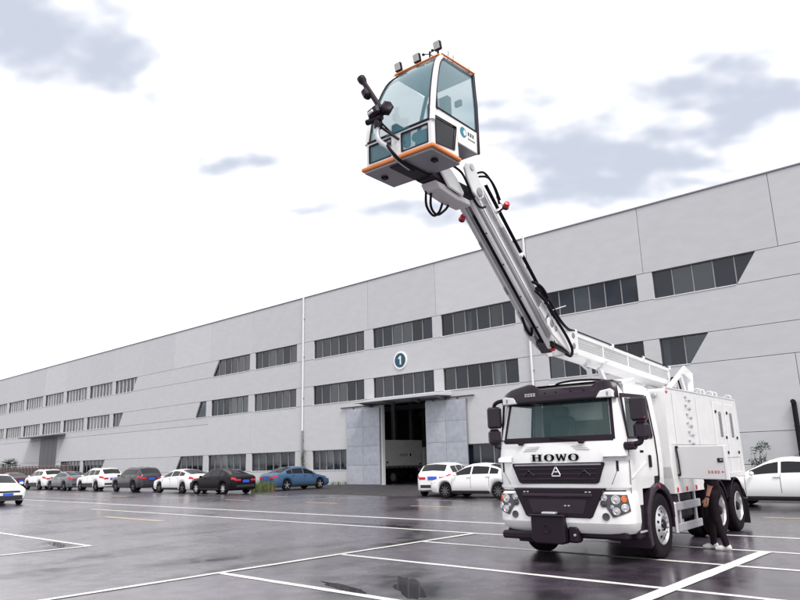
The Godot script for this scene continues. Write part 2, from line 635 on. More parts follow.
const WIN_MID := [
	[-13.98, -11.42, -13.98, -12.5, 2, 0], [-20.75, -14.85, -20.75, -14.85, 6, 0], [-28.86, -22.87, -28.86, -22.87, 6, 1], [-35.53, -29.67, -35.53, -29.67, 6, 1],
	[-42.32, -36.47, -42.32, -36.47, 6, 0], [-50.32, -44.46, -50.32, -44.46, 6, 0], [-57.14, -51.18, -57.14, -51.18, 6, 0], [-59.05, -57.98, -59.9, -57.98, 1, 0],
	[-77.4, -74.9, -77.4, -75.8, 3, 0], [-84.2, -78.2, -84.2, -78.2, 7, 2], [-91.1, -85.0, -91.1, -85.0, 7, 2], [-97.9, -91.9, -97.9, -91.9, 7, 2], [-104.7, -98.7, -104.7, -98.7, 7, 2], [-111.5, -105.5, -111.5, -105.5, 7, 2], [-118.3, -112.3, -118.3, -112.3, 7, 2], [-125.1, -119.1, -125.1, -119.1, 7, 2]]
const WIN_LOW := [
	[-27.2, -23.0, -27.2, -23.0, 4, 0], [-20.75, -14.85, -20.75, -14.85, 6, 0], [-42.4, -38.45, -42.4, -38.45, 5, 3], [-50.5, -44.53, -50.5, -44.53, 6, 3], [-57.3, -51.28, -57.3, -51.28, 6, 3], [-62.2, -58.16, -63.2, -58.16, 5, 0],
	[-84.4, -78.6, -84.4, -79.6, 6, 3], [-90.9, -85.1, -90.9, -85.1, 6, 3], [-111.6, -105.6, -111.6, -105.6, 6, 3], [-118.4, -112.4, -118.4, -112.4, 6, 3]]
const JOINTS := [-7.66, -14.45, -21.8, -29.3, -36.0, -43.5, -50.72, -57.6, -64.3, -71.0, -77.7, -84.4, -91.3, -98.1, -104.9, -111.7, -118.5, -125.3, -132.1]
const DOOR := [-34.8, -30.35, 5.72]
const GATE := [-97.9, -92.4, 5.7]

func wall_poly(b: Node3D, pts: Array, m: Material, called := "wall_panel") -> void:
	var st := mk()
	prism(st, pts, ZF - 0.26, ZF, 2, 0.012)
	obj(st, called, m, b)

func rect(x0: float, x1: float, y0: float, y1: float) -> Array:
	return [Vector2(x0, y0), Vector2(x1, y0), Vector2(x1, y1), Vector2(x0, y1)]

func band(b: Node3D, wins: Array, y0: float, y1: float, stops := []) -> void:
	# the solid pieces between the windows of one storey
	var w := wins.duplicate()
	w.sort_custom(func(p, q): return p[0] < q[0])
	var lt := XL
	var lb := XL
	var gp := 0.012
	for i in w.size() + 1:
		var rt: float = w[i][0] if i < w.size() else XR
		var rb: float = w[i][2] if i < w.size() else XR
		# cut by openings
		var cut := false
		for s in stops:
			if s[0] > lt and s[1] < rt:
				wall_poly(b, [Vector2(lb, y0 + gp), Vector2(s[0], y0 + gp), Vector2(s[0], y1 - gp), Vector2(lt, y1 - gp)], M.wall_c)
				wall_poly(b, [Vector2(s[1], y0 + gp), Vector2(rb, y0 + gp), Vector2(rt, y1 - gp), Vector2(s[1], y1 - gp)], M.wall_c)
				cut = true
		if not cut:
			wall_poly(b, [Vector2(lb, y0 + gp), Vector2(rb, y0 + gp), Vector2(rt, y1 - gp), Vector2(lt, y1 - gp)], M.wall)
		if i < w.size():
			lt = w[i][1]
			lb = w[i][3]

func window(b: Node3D, d: Array, y0: float, y1: float) -> void:
	var n := part("window", b)
	var zb := ZF - 0.15
	var f := 0.05
	# frame: four bars
	var st := mk()
	var tl := Vector3(d[0], y1, zb); var tr := Vector3(d[1], y1, zb)
	var bl := Vector3(d[2], y0, zb); var br := Vector3(d[3], y0, zb)
	var hh := Vector3(0, f * 0.5, 0)
	var hx := Vector3(f * 0.5, 0, 0)
	prism(st, [Vector2(d[0], y1), Vector2(d[1], y1), Vector2(d[3], y0), Vector2(d[2], y0), Vector2(d[2], y0 + f), Vector2(d[3] - f, y0 + f), Vector2(d[1] - f, y1 - f), Vector2(d[0] + f, y1 - f), Vector2(d[2] + f, y0 + f * 1.01), Vector2(d[2], y0 + f * 1.01)], zb - 0.03, zb + 0.03, 2)
	obj(st, "frame", M.frame, n)
	# panes and mullions: vertical lines at equal steps along the longer edge, cut by slanted ends
	var xa := minf(d[0], d[2]); var xb := maxf(d[1], d[3])
	var np: int = d[4]
	var step := (xb - xa) / np
	var style: int = d[5]
	for i in np:
		var p0 := xa + step * i + 0.03
		var p1 := xa + step * (i + 1) - 0.03
		var q := clip_slant(d, p0, p1, y0 + f * 0.8, y1 - f * 0.8)
		if q.size() >= 3:
			st = mk()
			prism(st, q, zb - 0.012, zb - 0.004, 2)
			obj(st, "pane", [M.pane, M.pane_dark, M.pane_c, M.pane_d, M.pane][rng.randi() % 5], n)
			if (style == 3 and rng.randf() < 0.8) or (style == 2 and rng.randf() < 0.75) or (style < 2 and rng.randf() < 0.22):
				st = mk()
				var wdt := rng.randf_range(0.35, 0.95) * (p1 - p0) if style > 1 else rng.randf_range(0.12, 0.5) * (p1 - p0)
				var hgt := rng.randf_range(0.0, 0.5) if style == 3 else 0.0
				var qq := clip_slant(d, p0, p0 + wdt, y0 + 0.1 + hgt * 0.5, y1 - 0.08)
				if qq.size() >= 3:
					prism(st, qq, zb - 0.30, zb - 0.285, 2)
					obj(st, "blind", M.blind if rng.randf() < 0.5 else M.blind_b, n)
		if i > 0:
			var mw := 0.026 if style != 2 else 0.06
			var xm := xa + step * i
			var qm := clip_slant(d, xm - mw, xm + mw, y0 + f * 0.9, y1 - f * 0.9)
			if qm.size() >= 3:
				st = mk()
				prism(st, qm, zb - 0.04, zb + 0.045, 2)
				obj(st, "mullion", M.mullion if style != 2 else M.mullion_pale, n)
	st = mk()
	box(st, Vector3((d[2] + d[3]) * 0.5, y0 + 0.012, ZF - 0.045), Vector3(d[3] - d[2] - 0.01, 0.05, 0.15), 0.008)
	obj(st, "sill", M.trim, n)

func clip_slant(d: Array, x0: float, x1: float, y0: float, y1: float) -> Array:
	var a := PackedVector2Array([Vector2(x0, y0), Vector2(x1, y0), Vector2(x1, y1), Vector2(x0, y1)])
	var yb := y0
	var yt := y1
	var w := PackedVector2Array([Vector2(d[2] + 0.04, yb), Vector2(d[3] - 0.04, yb), Vector2(d[1] - 0.04, yt), Vector2(d[0] + 0.04, yt)])
	var r := Geometry2D.intersect_polygons(a, w)
	return Array(r[0]) if r.size() else []

func joint_v(b: Node3D, x: float, y0: float, y1: float) -> void:
	var st := mk()
	box(st, Vector3(x, (y0 + y1) * 0.5, ZF - 0.15), Vector3(0.08, y1 - y0, 0.22))
	obj(st, "joint", M.joint, b)

func joint_h(b: Node3D, x0: float, x1: float, y: float) -> void:
	var st := mk()
	box(st, Vector3((x0 + x1) * 0.5, y, ZF - 0.152), Vector3(x1 - x0, 0.07, 0.22))
	obj(st, "joint", M.joint, b)

func sliding_leaf(b: Node3D, x0: float, x1: float, y0: float, y1: float, sd: int) -> void:
	var r := RandomNumberGenerator.new(); r.seed = sd
	var leaf := part("sliding_door", b)
	var z := ZF + 0.17
	var cols := 2
	var rows := 4
	var wx := (x1 - x0) / cols
	var wy := (y1 - y0) / rows
	for i in cols:
		for j in rows:
			var st := mk()
			# a thin sheet, dished and dented
			var c := Vector3(x0 + wx * (i + 0.5), y0 + wy * (j + 0.5), z)
			var n := 6
			var f := FastNoiseLite.new(); f.seed = sd * 10 + i * 4 + j; f.frequency = 0.35
			for side in 2:
				smooth(st)
				for u in n:
					for v in n:
						var q := []
						for e in [[0, 0], [1, 0], [1, 1], [0, 1]]:
							var uu := float(u + e[0]) / n - 0.5
							var vv := float(v + e[1]) / n - 0.5
							var edge := (1.0 - 4.0 * uu * uu) * (1.0 - 4.0 * vv * vv)
							var off := (0.05 * f.get_noise_2d(uu * 6.0, vv * 6.0) + 0.012) * sqrt(maxf(edge, 0.0))
							q.append(c + Vector3(uu * (wx - 0.022), vv * (wy - 0.022), off + (0.0 if side == 0 else -0.03)))
						if side == 0:
							quad(st, q[0], q[3], q[2], q[1])
						else:
							quad(st, q[0], q[1], q[2], q[3])
			flat(st)
			var hx := (wx - 0.022) * 0.5
			var hy := (wy - 0.022) * 0.5
			for e in [[-hx, -hy, hx, -hy], [hx, -hy, hx, hy], [hx, hy, -hx, hy], [-hx, hy, -hx, -hy]]:
				quad(st, c + Vector3(e[0], e[1], 0), c + Vector3(e[2], e[3], 0), c + Vector3(e[2], e[3], -0.03), c + Vector3(e[0], e[1], -0.03))
			obj(st, "panel", M.door_metal if r.randf() < 0.6 else M.door_metal_b, leaf)
	var st2 := mk()
	prism(st2, [Vector2(x0 - 0.02, y0 - 0.02), Vector2(x1 + 0.02, y0 - 0.02), Vector2(x1 + 0.02, y1 + 0.02), Vector2(x0 - 0.02, y1 + 0.02)], z - 0.09, z - 0.035, 2, 0.004)
	obj(st2, "backing", M.steel_grey, leaf)
	for k in 2:
		st2 = mk()
		box(st2, Vector3(lerpf(x0, x1, 0.2 + 0.6 * k), y1 + 0.08, z - 0.05), Vector3(0.1, 0.16, 0.06), 0.01)
		obj(st2, "hanger", M.steel_dark, leaf)

func build_hall() -> void:
	var b := thing("factory_hall", "long pale grey factory hall with ribbon windows and slanted window ends", "building")
	# storeys of solid wall
	var g := 0.014
	# top storey, one panel per bay
	var xs := JOINTS.duplicate()
	xs.push_front(XR)
	xs.append(XL)
	for i in xs.size() - 1:
		wall_poly(b, rect(xs[i + 1] + g, xs[i] - g, Y5 + g, YT), [M.wall, M.wall_b, M.wall, M.wall_c, M.wall_b][i % 5])
	for x in JOINTS:
		joint_v(b, x, Y5 - 0.3, YT - 0.02)
	# spandrel storeys
	wall_poly(b, rect(XL, XR, Y3 + g, Y4 - g), M.wall)
	# band storeys
	band(b, WIN_UP, Y4, Y5)
	band(b, WIN_MID, Y2, Y3)
	band(b, WIN_LOW, Y0, Y1, [[DOOR[0], DOOR[1]], [GATE[0], GATE[1]]])
	for y in [Y5, Y4, Y3, Y2, Y1]:
		var cuts := []
		if y < 3.0:
			cuts = [DOOR[0], DOOR[1], GATE[0], GATE[1]]
			joint_h(b, XL + 0.2, GATE[0] - 0.02, y)
			joint_h(b, GATE[1] + 0.02, DOOR[0] - 0.02, y)
			joint_h(b, DOOR[1] + 0.02, XR - 0.2, y)
		else:
			var wl: Array = WIN_UP if y > 9.0 else WIN_MID
			var w := wl.duplicate()
			w.sort_custom(func(p, q): return p[0] < q[0])
			var lx := XL + 0.2
			for i in w.size() + 1:
				var top: bool = y == Y5 or y == Y3
				var rx: float = (w[i][0] if top else w[i][2]) if i < w.size() else XR - 0.2
				joint_h(b, lx + 0.02, rx - 0.02, y)
				if i < w.size():
					lx = w[i][1] if top else w[i][3]
	# ground storey panels
	var lows := xs
	for i in lows.size() - 1:
		var x0: float = lows[i + 1] + g
		var x1: float = lows[i] - g
		var cuts := [[x0, x1]]
		for o in [DOOR, GATE]:
			var nx := []
			for c in cuts:
				if o[1] <= c[0] or o[0] >= c[1]:
					nx.append(c)
				else:
					if o[0] > c[0]:
						nx.append([c[0], o[0]])
					if o[1] < c[1]:
						nx.append([o[1], c[1]])
			cuts = nx
		for c in cuts:
			if x1 < -57.0:
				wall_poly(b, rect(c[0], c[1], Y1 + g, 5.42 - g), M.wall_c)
				wall_poly(b, rect(c[0], c[1], 5.42 + g, Y2 - g), M.wall)
			else:
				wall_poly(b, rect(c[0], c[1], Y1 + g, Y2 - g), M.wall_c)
		joint_v(b, lows[i + 1], Y1 - 0.1, Y2) if i < lows.size() - 2 and absf(lows[i + 1] + 98.1) > 0.5 else null
	joint_h(b, XL + 0.2, GATE[0] - 0.1, 5.42)
	joint_h(b, GATE[1] + 0.1, -57.62, 5.42)
	for o in [DOOR, GATE]:
		wall_poly(b, rect(o[0], o[1], o[2], Y2 - g), M.wall, "lintel")
	# plinth
	for c in [[XL, GATE[0]], [GATE[1], DOOR[0]], [DOOR[1], XR]]:
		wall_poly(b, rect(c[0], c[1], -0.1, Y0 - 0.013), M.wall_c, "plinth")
	for w in WIN_UP: window(b, w, Y4, Y5)
	for w in WIN_MID: window(b, w, Y2, Y3)
	for w in WIN_LOW: window(b, w, Y0, Y1)
	# coping, roof, ends, back wall, floor
	var st := mk()
	box(st, Vector3((XL + XR) * 0.5, YT + 0.045, ZF - 0.13), Vector3(XR - XL + 0.1, 0.09, 0.36), 0.015)
	obj(st, "coping", M.coping, b)
	st = mk()
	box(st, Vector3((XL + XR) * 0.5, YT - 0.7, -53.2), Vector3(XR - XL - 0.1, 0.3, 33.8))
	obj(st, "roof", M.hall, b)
	for x in [XL + 0.15, XR - 0.15]:
		st = mk()
		box(st, Vector3(x, YT * 0.5 - 0.5, -53.3), Vector3(0.28, YT - 0.2, 34.0))
		obj(st, "end_wall", M.wall, b)
	# back wall with one window that shows daylight through the hall
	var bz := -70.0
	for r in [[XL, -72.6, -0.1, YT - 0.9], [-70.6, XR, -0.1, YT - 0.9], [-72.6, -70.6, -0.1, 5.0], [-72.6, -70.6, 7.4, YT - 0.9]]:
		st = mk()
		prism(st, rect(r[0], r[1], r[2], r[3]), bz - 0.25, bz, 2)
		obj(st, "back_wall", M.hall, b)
	for y in [5.8, 6.6]:
		st = mk()
		box(st, Vector3(-71.6, y, bz - 0.1), Vector3(2.0, 0.14, 0.08))
		obj(st, "glazing_bar", M.steel_dark, b)
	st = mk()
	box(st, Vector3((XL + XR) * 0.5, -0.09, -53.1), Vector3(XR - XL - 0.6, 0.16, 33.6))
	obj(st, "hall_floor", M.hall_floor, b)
	# steel frame inside, seen through the open door
	for x in [-52.0, -46.0, -40.0, -35.6, -29.6, -24.0]:
		for z in [-43.0, -52.0, -61.0]:
			st = mk()
			box(st, Vector3(x, 7.2, z), Vector3(0.35, 14.5, 0.35), 0.02)
			obj(st, "column", M.steel_grey, b)
	for z in [-43.0, -52.0, -61.0]:
		for y in [6.9, 9.5]:
			st = mk()
			box(st, Vector3(-38.0, y, z + 0.25), Vector3(29.0, 0.5, 0.14), 0.02)
			obj(st, "beam", M.steel_grey, b)
	# rain pipes
	for p in [[-43.52, 0.35], [-21.85, 0.3]]:
		st = mk()
		tube(st, [Vector3(p[0], 1.2 if p[1] > 0.32 else 0.1, ZF + 0.10), Vector3(p[0], YT + 0.12, ZF + 0.10)], 0.075, 10)
		var pipe := obj(st, "rain_pipe", M.trim, b)
		for y in [3.5, 6.8, 10.2, 13.4]:
			st = mk()
			box(st, Vector3(p[0], y, ZF + 0.06), Vector3(0.22, 0.06, 0.12), 0.01)
			obj(st, "clamp", M.steel_grey, pipe)
	st = mk()
	tube(st, [Vector3(-43.52, 1.22, ZF + 0.10), Vector3(-43.52, 4.2, ZF + 0.10)], 0.09, 10)
	obj(st, "pipe_sleeve", M.steel_grey, b)
	# canopy and sliding doors of the open gate
	var can := part("canopy", b)
	st = mk()
	prism(st, [Vector2(ZF - 0.02, 6.02), Vector2(ZF + 1.6, 5.86), Vector2(ZF + 1.6, 5.76), Vector2(ZF - 0.02, 5.80)], -36.2, -28.2, 0, 0.01)
	obj(st, "slab", M.grey_panel, can)
	for x in [-35.7, -33.4, -31.0, -28.7]:
		st = mk()
		prism(st, [Vector2(ZF, 5.80), Vector2(ZF + 1.4, 5.765), Vector2(ZF + 0.1, 5.5), Vector2(ZF, 5.5)], x - 0.03, x + 0.03, 0)
		obj(st, "bracket", M.steel_grey, can)
	st = mk()
	box(st, Vector3(-32.6, 5.66, ZF + 0.12), Vector3(12.6, 0.09, 0.12), 0.01)
	obj(st, "door_rail", M.steel_dark, b)
	sliding_leaf(b, -38.2, -34.78, 0.03, 5.5, 5)
	sliding_leaf(b, -30.4, -26.95, 0.03, 5.5, 8)
	for x in [DOOR[0] + 0.062, DOOR[1] - 0.062]:
		st = mk()
		box(st, Vector3(x, 2.85, ZF - 0.14), Vector3(0.12, 5.7, 0.3), 0.01)
		obj(st, "door_jamb", M.trim, b)
	# far gate, shut
	st = mk()
	prism(st, [Vector2(ZF - 0.02, 6.05), Vector2(ZF + 1.6, 5.88), Vector2(ZF + 1.6, 5.76), Vector2(ZF - 0.02, 5.82)], -101.5, -90.0, 0, 0.01)
	obj(st, "canopy", M.gate_dark, b)
	var gate := part("sliding_gate", b)
	for i in 4:
		st = mk()
		var x0: float = GATE[0] + (GATE[1] - GATE[0]) * i / 4.0
		box(st, Vector3(x0 + 0.69, 2.85, ZF - 0.06), Vector3(1.34, 5.66, 0.08), 0.015)
		obj(st, "panel", M.gate_dark, gate)
	# round sign with the number of the hall
	var s := thing("wall_sign", "round blue sign with white rim and number 1 above the open gate", "sign", Vector3(-32.7, 8.66, ZF))
	st = mk()
	lathe(st, [Vector2(0, 0), Vector2(0.64, 0), Vector2(0.64, 0.07), Vector2(0.55, 0.085), Vector2(0.53, 0.07), Vector2(0, 0.07)], Vector3.ZERO, Vector3.BACK, 40)
	obj(st, "rim", M.white_print, s)
	st = mk()
	lathe(st, [Vector2(0, 0.076), Vector2(0.52, 0.076), Vector2(0.52, 0.07)], Vector3.ZERO, Vector3.BACK, 40)
	obj(st, "disc", M.sign_blue, s)
	text("1", "number", 0.62, 0.9, 0.012, Vector3(0, 0, 0.082), M.white_print, s, "Droid Sans", 700)

func text(what: String, called: String, height: float, wide: float, depth: float, at: Vector3, m: Material, parent: Node, font := "Droid Sans", weight := 400, turn := Basis()) -> MeshInstance3D:
	var t := TextMesh.new()
	var f := SystemFont.new()
	f.font_names = PackedStringArray([font])
	f.font_weight = weight
	t.font = f
	t.text = what
	t.font_size = 64
	t.pixel_size = height / 46.0
	t.depth = depth
	var o := put(t, called, m, parent)
	o.basis = turn * Basis.from_scale(Vector3(wide, 1, 1))
	o.position = at
	return o

# ------------------------------------------------------------------ ground
func sheet(parent: Node, called: String, pts: Array, y: float, m: Material) -> MeshInstance3D:
	var st := mk()
	prism(st, pts, y - 0.003, y, 1)
	return obj(st, called, m, parent)

func line_x(gr: Node, z: float, x0: float, x1: float, w: float, m: Material, y := 0.004) -> void:
	var st := mk()
	ragged(st, Vector2(x0, z), Vector2(x1, z), w, y)
	obj(st, "painted_line", m, gr)

func line_z(gr: Node, x: float, z0: float, z1: float, w: float, m: Material, y := 0.004) -> void:
	var st := mk()
	ragged(st, Vector2(x, z0), Vector2(x, z1), w, y)
	obj(st, "painted_line", m, gr)

# a painted stripe with slightly uneven edges
func ragged(st: SurfaceTool, a: Vector2, b: Vector2, w: float, y: float) -> void:
	var d := (b - a).normalized()
	var n := Vector2(-d.y, d.x)
	var steps := clampi(int(a.distance_to(b) / 0.35), 2, 160)
	var prev := []
	for i in steps + 1:
		var c := a.lerp(b, float(i) / steps)
		var l := c + n * (w * 0.5 + rng.randf_range(-0.009, 0.009))
		var r := c - n * (w * 0.5 + rng.randf_range(-0.009, 0.009))
		var q := [Vector3(l.x, y, l.y), Vector3(r.x, y, r.y)]
		if prev.size():
			quad(st, prev[0], q[0], q[1], prev[1])
		prev = q

# wet patch with an uneven shore
func pool(gr: Node, called: String, c: Vector2, rx: float, rz: float, turn: float, sd: int, m: Material, y: float) -> void:
	var f := FastNoiseLite.new(); f.seed = sd; f.frequency = 0.9; f.fractal_octaves = 4
	var st := mk()
	var n := 72
	var prev := Vector3.ZERO
	for i in n + 1:
		var a := TAU * (i % n) / n
		var k := 1.0 + 0.55 * f.get_noise_2d(cos(a) * 0.9, sin(a) * 0.9)
		var p := Vector2(cos(a) * rx, sin(a) * rz).rotated(turn) * k + c
		var q := Vector3(p.x, y, p.y)
		if i > 0:
			tri(st, Vector3(c.x, y, c.y), prev, q)
		prev = q
	obj(st, called, m, gr)

func build_ground() -> void:
	var st := mk()
	var e := 420.0
	for p in [Vector2(-e, -e), Vector2(e, -e), Vector2(e, e), Vector2(-e, -e), Vector2(e, e), Vector2(-e, e)]:
		st.set_uv((p + Vector2(56, 56)) / 64.0)
		st.set_uv2(p / 3.7)
		st.add_vertex(Vector3(p.x, 0, p.y))
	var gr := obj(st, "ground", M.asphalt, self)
	gr.set_meta("kind", "structure")
	gr.set_meta("label", "wet dark asphalt yard with painted parking bays")
	# dark apron in front of the hall
	st = mk()
	var pts := [Vector2(-63, -35.95), Vector2(13.4, -35.95), Vector2(13.4, -26.4), Vector2(-6, -25.2), Vector2(-16, -24.6), Vector2(-22.5, -24.5), Vector2(-30.6, -24.9), Vector2(-33.4, -26.0), Vector2(-36.5, -27.4), Vector2(-63, -27.8)]
	prism(st, pts, 0.001, 0.004, 1)
	var ap := obj(st, "apron", M.asphalt_dry, self)
	ap.set_meta("kind", "structure")
	ap.set_meta("label", "darker dry asphalt strip along the hall")
	# painted lines
	line_x(gr, -15.08, -120, 30, 0.15, M.paint_white)
	line_x(gr, -12.88, -29.0, 30, 0.12, M.paint_white)
	line_x(gr, -11.08, -9.55, 12, 0.12, M.paint_white)
	line_x(gr, -8.80, -9.55, 12, 0.12, M.paint_white)
	line_x(gr, -6.31, -9.55, 12, 0.12, M.paint_white)
	line_z(gr, -9.58, 2.0, -12.82, 0.12, M.paint_white, 0.008)
	line_z(gr, -3.62, 0.0, -12.82, 0.2, M.paint_white, 0.008)
	line_x(gr, -6.82, -40, -15.25, 0.12, M.paint_white)
	line_z(gr, -15.25, -6.77, 3.0, 0.12, M.paint_white, 0.008)
	for i in 18:
		var x := 2.6 - 6.0 * i
		line_x(gr, -19.5, x - 2.0, x, 0.15, M.paint_yellow)
	for i in 12:
		var x := -17.2 - 5.6 * i
		line_x(gr, -22.5, x - 2.6, x, 0.1, M.paint_worn)
	line_x(gr, -11.1, -23.9, -20.0, 0.3, M.paint_yellow_worn)
	line_x(gr, -12.9, -60.0, -34.0, 0.12, M.paint_worn)
	line_x(gr, -16.8, -46.0, -36.0, 0.12, M.paint_worn)
	# standing water
	for p in [[-6.40, -7.10, 0.80, 0.17, 0.75, 3], [-7.05, -6.55, 0.55, 0.10, 0.25, 9], [-16.3, -6.55, 0.62, 0.12, 0.2, 4], [-13.2, -13.35, 1.3, 0.06, 0.0, 18]]:
		pool(gr, "puddle", Vector2(p[0], p[1]), p[2], p[3], p[4], p[5], M.puddle, 0.003)

# ------------------------------------------------------------------ cars (nose towards +z)
func car_sec(P: Dictionary, z: float) -> Array:
	var hl: float = P.L * 0.5
	var t := z / hl
	var at := absf(t)
	var w: float = P.W * (1.0 - 0.10 * pow(at, 4.0) - 0.16 * pow(maxf(0.0, (at - 0.86) / 0.14), 2.2))
	var belt := tab(P.belt, z)
	var roof := maxf(tab(P.roof, z), belt + 0.012)
	var yl: float = P.low + 0.09 * pow(maxf(0.0, (at - 0.8) / 0.2), 2.0)
	for wz in [P.zf, P.zr]:
		var d: float = absf(z - wz)
		var r: float = P.r + 0.055
		if d < r:
			yl = maxf(yl, P.r + sqrt(r * r - d * d) - 0.01)
	yl = minf(yl, belt - 0.12)
	var k := clampf((roof - belt) / (P.H - 1.0), 0.0, 1.0)
	var round: float = maxf(0.0, (at - 0.93) / 0.07)
	belt -= 0.07 * round * round
	roof = maxf(roof - 0.07 * round * round, belt + 0.012)
	var s := []
	s.append(Vector2(0, yl))
	s.append(Vector2(w * 0.90, yl))
	s.append(Vector2(w * 0.985, yl + 0.05))
	s.append(Vector2(w, lerpf(yl, belt, 0.5)))
	s.append(Vector2(w * 0.985, belt - 0.07))
	s.append(Vector2(w * 0.945, belt))
	var tx := w * 0.945 - 0.06 - k * 0.17
	s.append(Vector2(tx, belt + (roof - belt) * 0.90 + 0.005))
	s.append(Vector2(tx - 0.13, roof + 0.012))
	s.append(Vector2(0, roof + 0.04))
	return s

func car_pt(P: Dictionary, z: float, u: float, side: float, off := 0.0) -> Vector3:
	var s := car_sec(P, z)
	var i := clampi(int(floor(u)), 0, 7)
	var p: Vector2 = s[i].lerp(s[i + 1], u - i)
	var d: Vector2 = (s[i + 1] - s[i]).normalized()
	var n := Vector2(d.y, -d.x) * off
	return Vector3((p.x + n.x) * side, p.y + n.y, z)

func car_patch(P: Dictionary, zs: Array, us: Array, side: float, off: float) -> SurfaceTool:
	var st := mk()
	smooth(st)
	for i in zs.size() - 1:
		for j in us.size() - 1:
			quad(st, car_pt(P, zs[i], us[j], side, off), car_pt(P, zs[i + 1], us[j], side, off), car_pt(P, zs[i + 1], us[j + 1], side, off), car_pt(P, zs[i], us[j + 1], side, off))
	return st

func steps(a: float, b: float, n: int) -> Array:
	var o := []
	for i in n + 1:
		o.append(lerpf(a, b, float(i) / n))
	return o

func car_screen(P: Dictionary, z0: float, z1: float) -> SurfaceTool:
	var st := mk()
	smooth(st)
	var zs := steps(z0, z1, 8)
	for i in zs.size() - 1:
		for j in 8:
			var q := []
			for e in [[0, 0], [1, 0], [1, 1], [0, 1]]:
				var z: float = zs[i + e[0]]
				var v := (float(j + e[1]) / 8.0 - 0.5) * 2.0
				var p := car_pt(P, z, 8.0 - absf(v) * 1.45, signf(v) if v != 0.0 else 1.0, 0.0)
				q.append(p + Vector3(0, 0.009, 0.006 * signf(z1 - z0)))
			quad(st, q[0], q[1], q[2], q[3])
	return st

var wheel_cache := {}

func wheel_meshes(r: float, w: float, spokes: int) -> Array:
	var key := "%s_%s_%d" % [r, w, spokes]
	if not wheel_cache.has(key):
		var st := mk()
		var ri := r * 0.68
		lathe(st, [Vector2(ri, -w * 0.5), Vector2(r * 0.9, -w * 0.5), Vector2(r * 0.98, -w * 0.4), Vector2(r, -w * 0.2), Vector2(r, w * 0.2), Vector2(r * 0.98, w * 0.4), Vector2(r * 0.9, w * 0.5), Vector2(ri, w * 0.47), Vector2(ri, -w * 0.5)], Vector3.ZERO, Vector3.RIGHT, 28)
		var tyre := commit(st)
		st = mk()
		lathe(st, [Vector2(ri + 0.004, w * 0.44), Vector2(ri - 0.02, w * 0.48), Vector2(ri - 0.03, w * 0.2), Vector2(0.07, w * 0.15), Vector2(0, w * 0.15)], Vector3.ZERO, Vector3.RIGHT, 28)
		var dish := commit(st)
		st = mk()
		lathe(st, [Vector2(0.055, w * 0.1), Vector2(0.06, w * 0.44), Vector2(0, w * 0.46)], Vector3.ZERO, Vector3.RIGHT, 12)
		for i in spokes:
			var a := TAU * i / spokes
			var d := Vector3(0, cos(a), sin(a))
			bar(st, d * 0.04 + Vector3(w * 0.38, 0, 0), d * (ri - 0.015) + Vector3(w * 0.42, 0, 0), 0.05, 0.025, 0.0, Vector3.RIGHT)
		var rim := commit(st)
		wheel_cache[key] = [tyre, dish, rim]
	return wheel_cache[key]

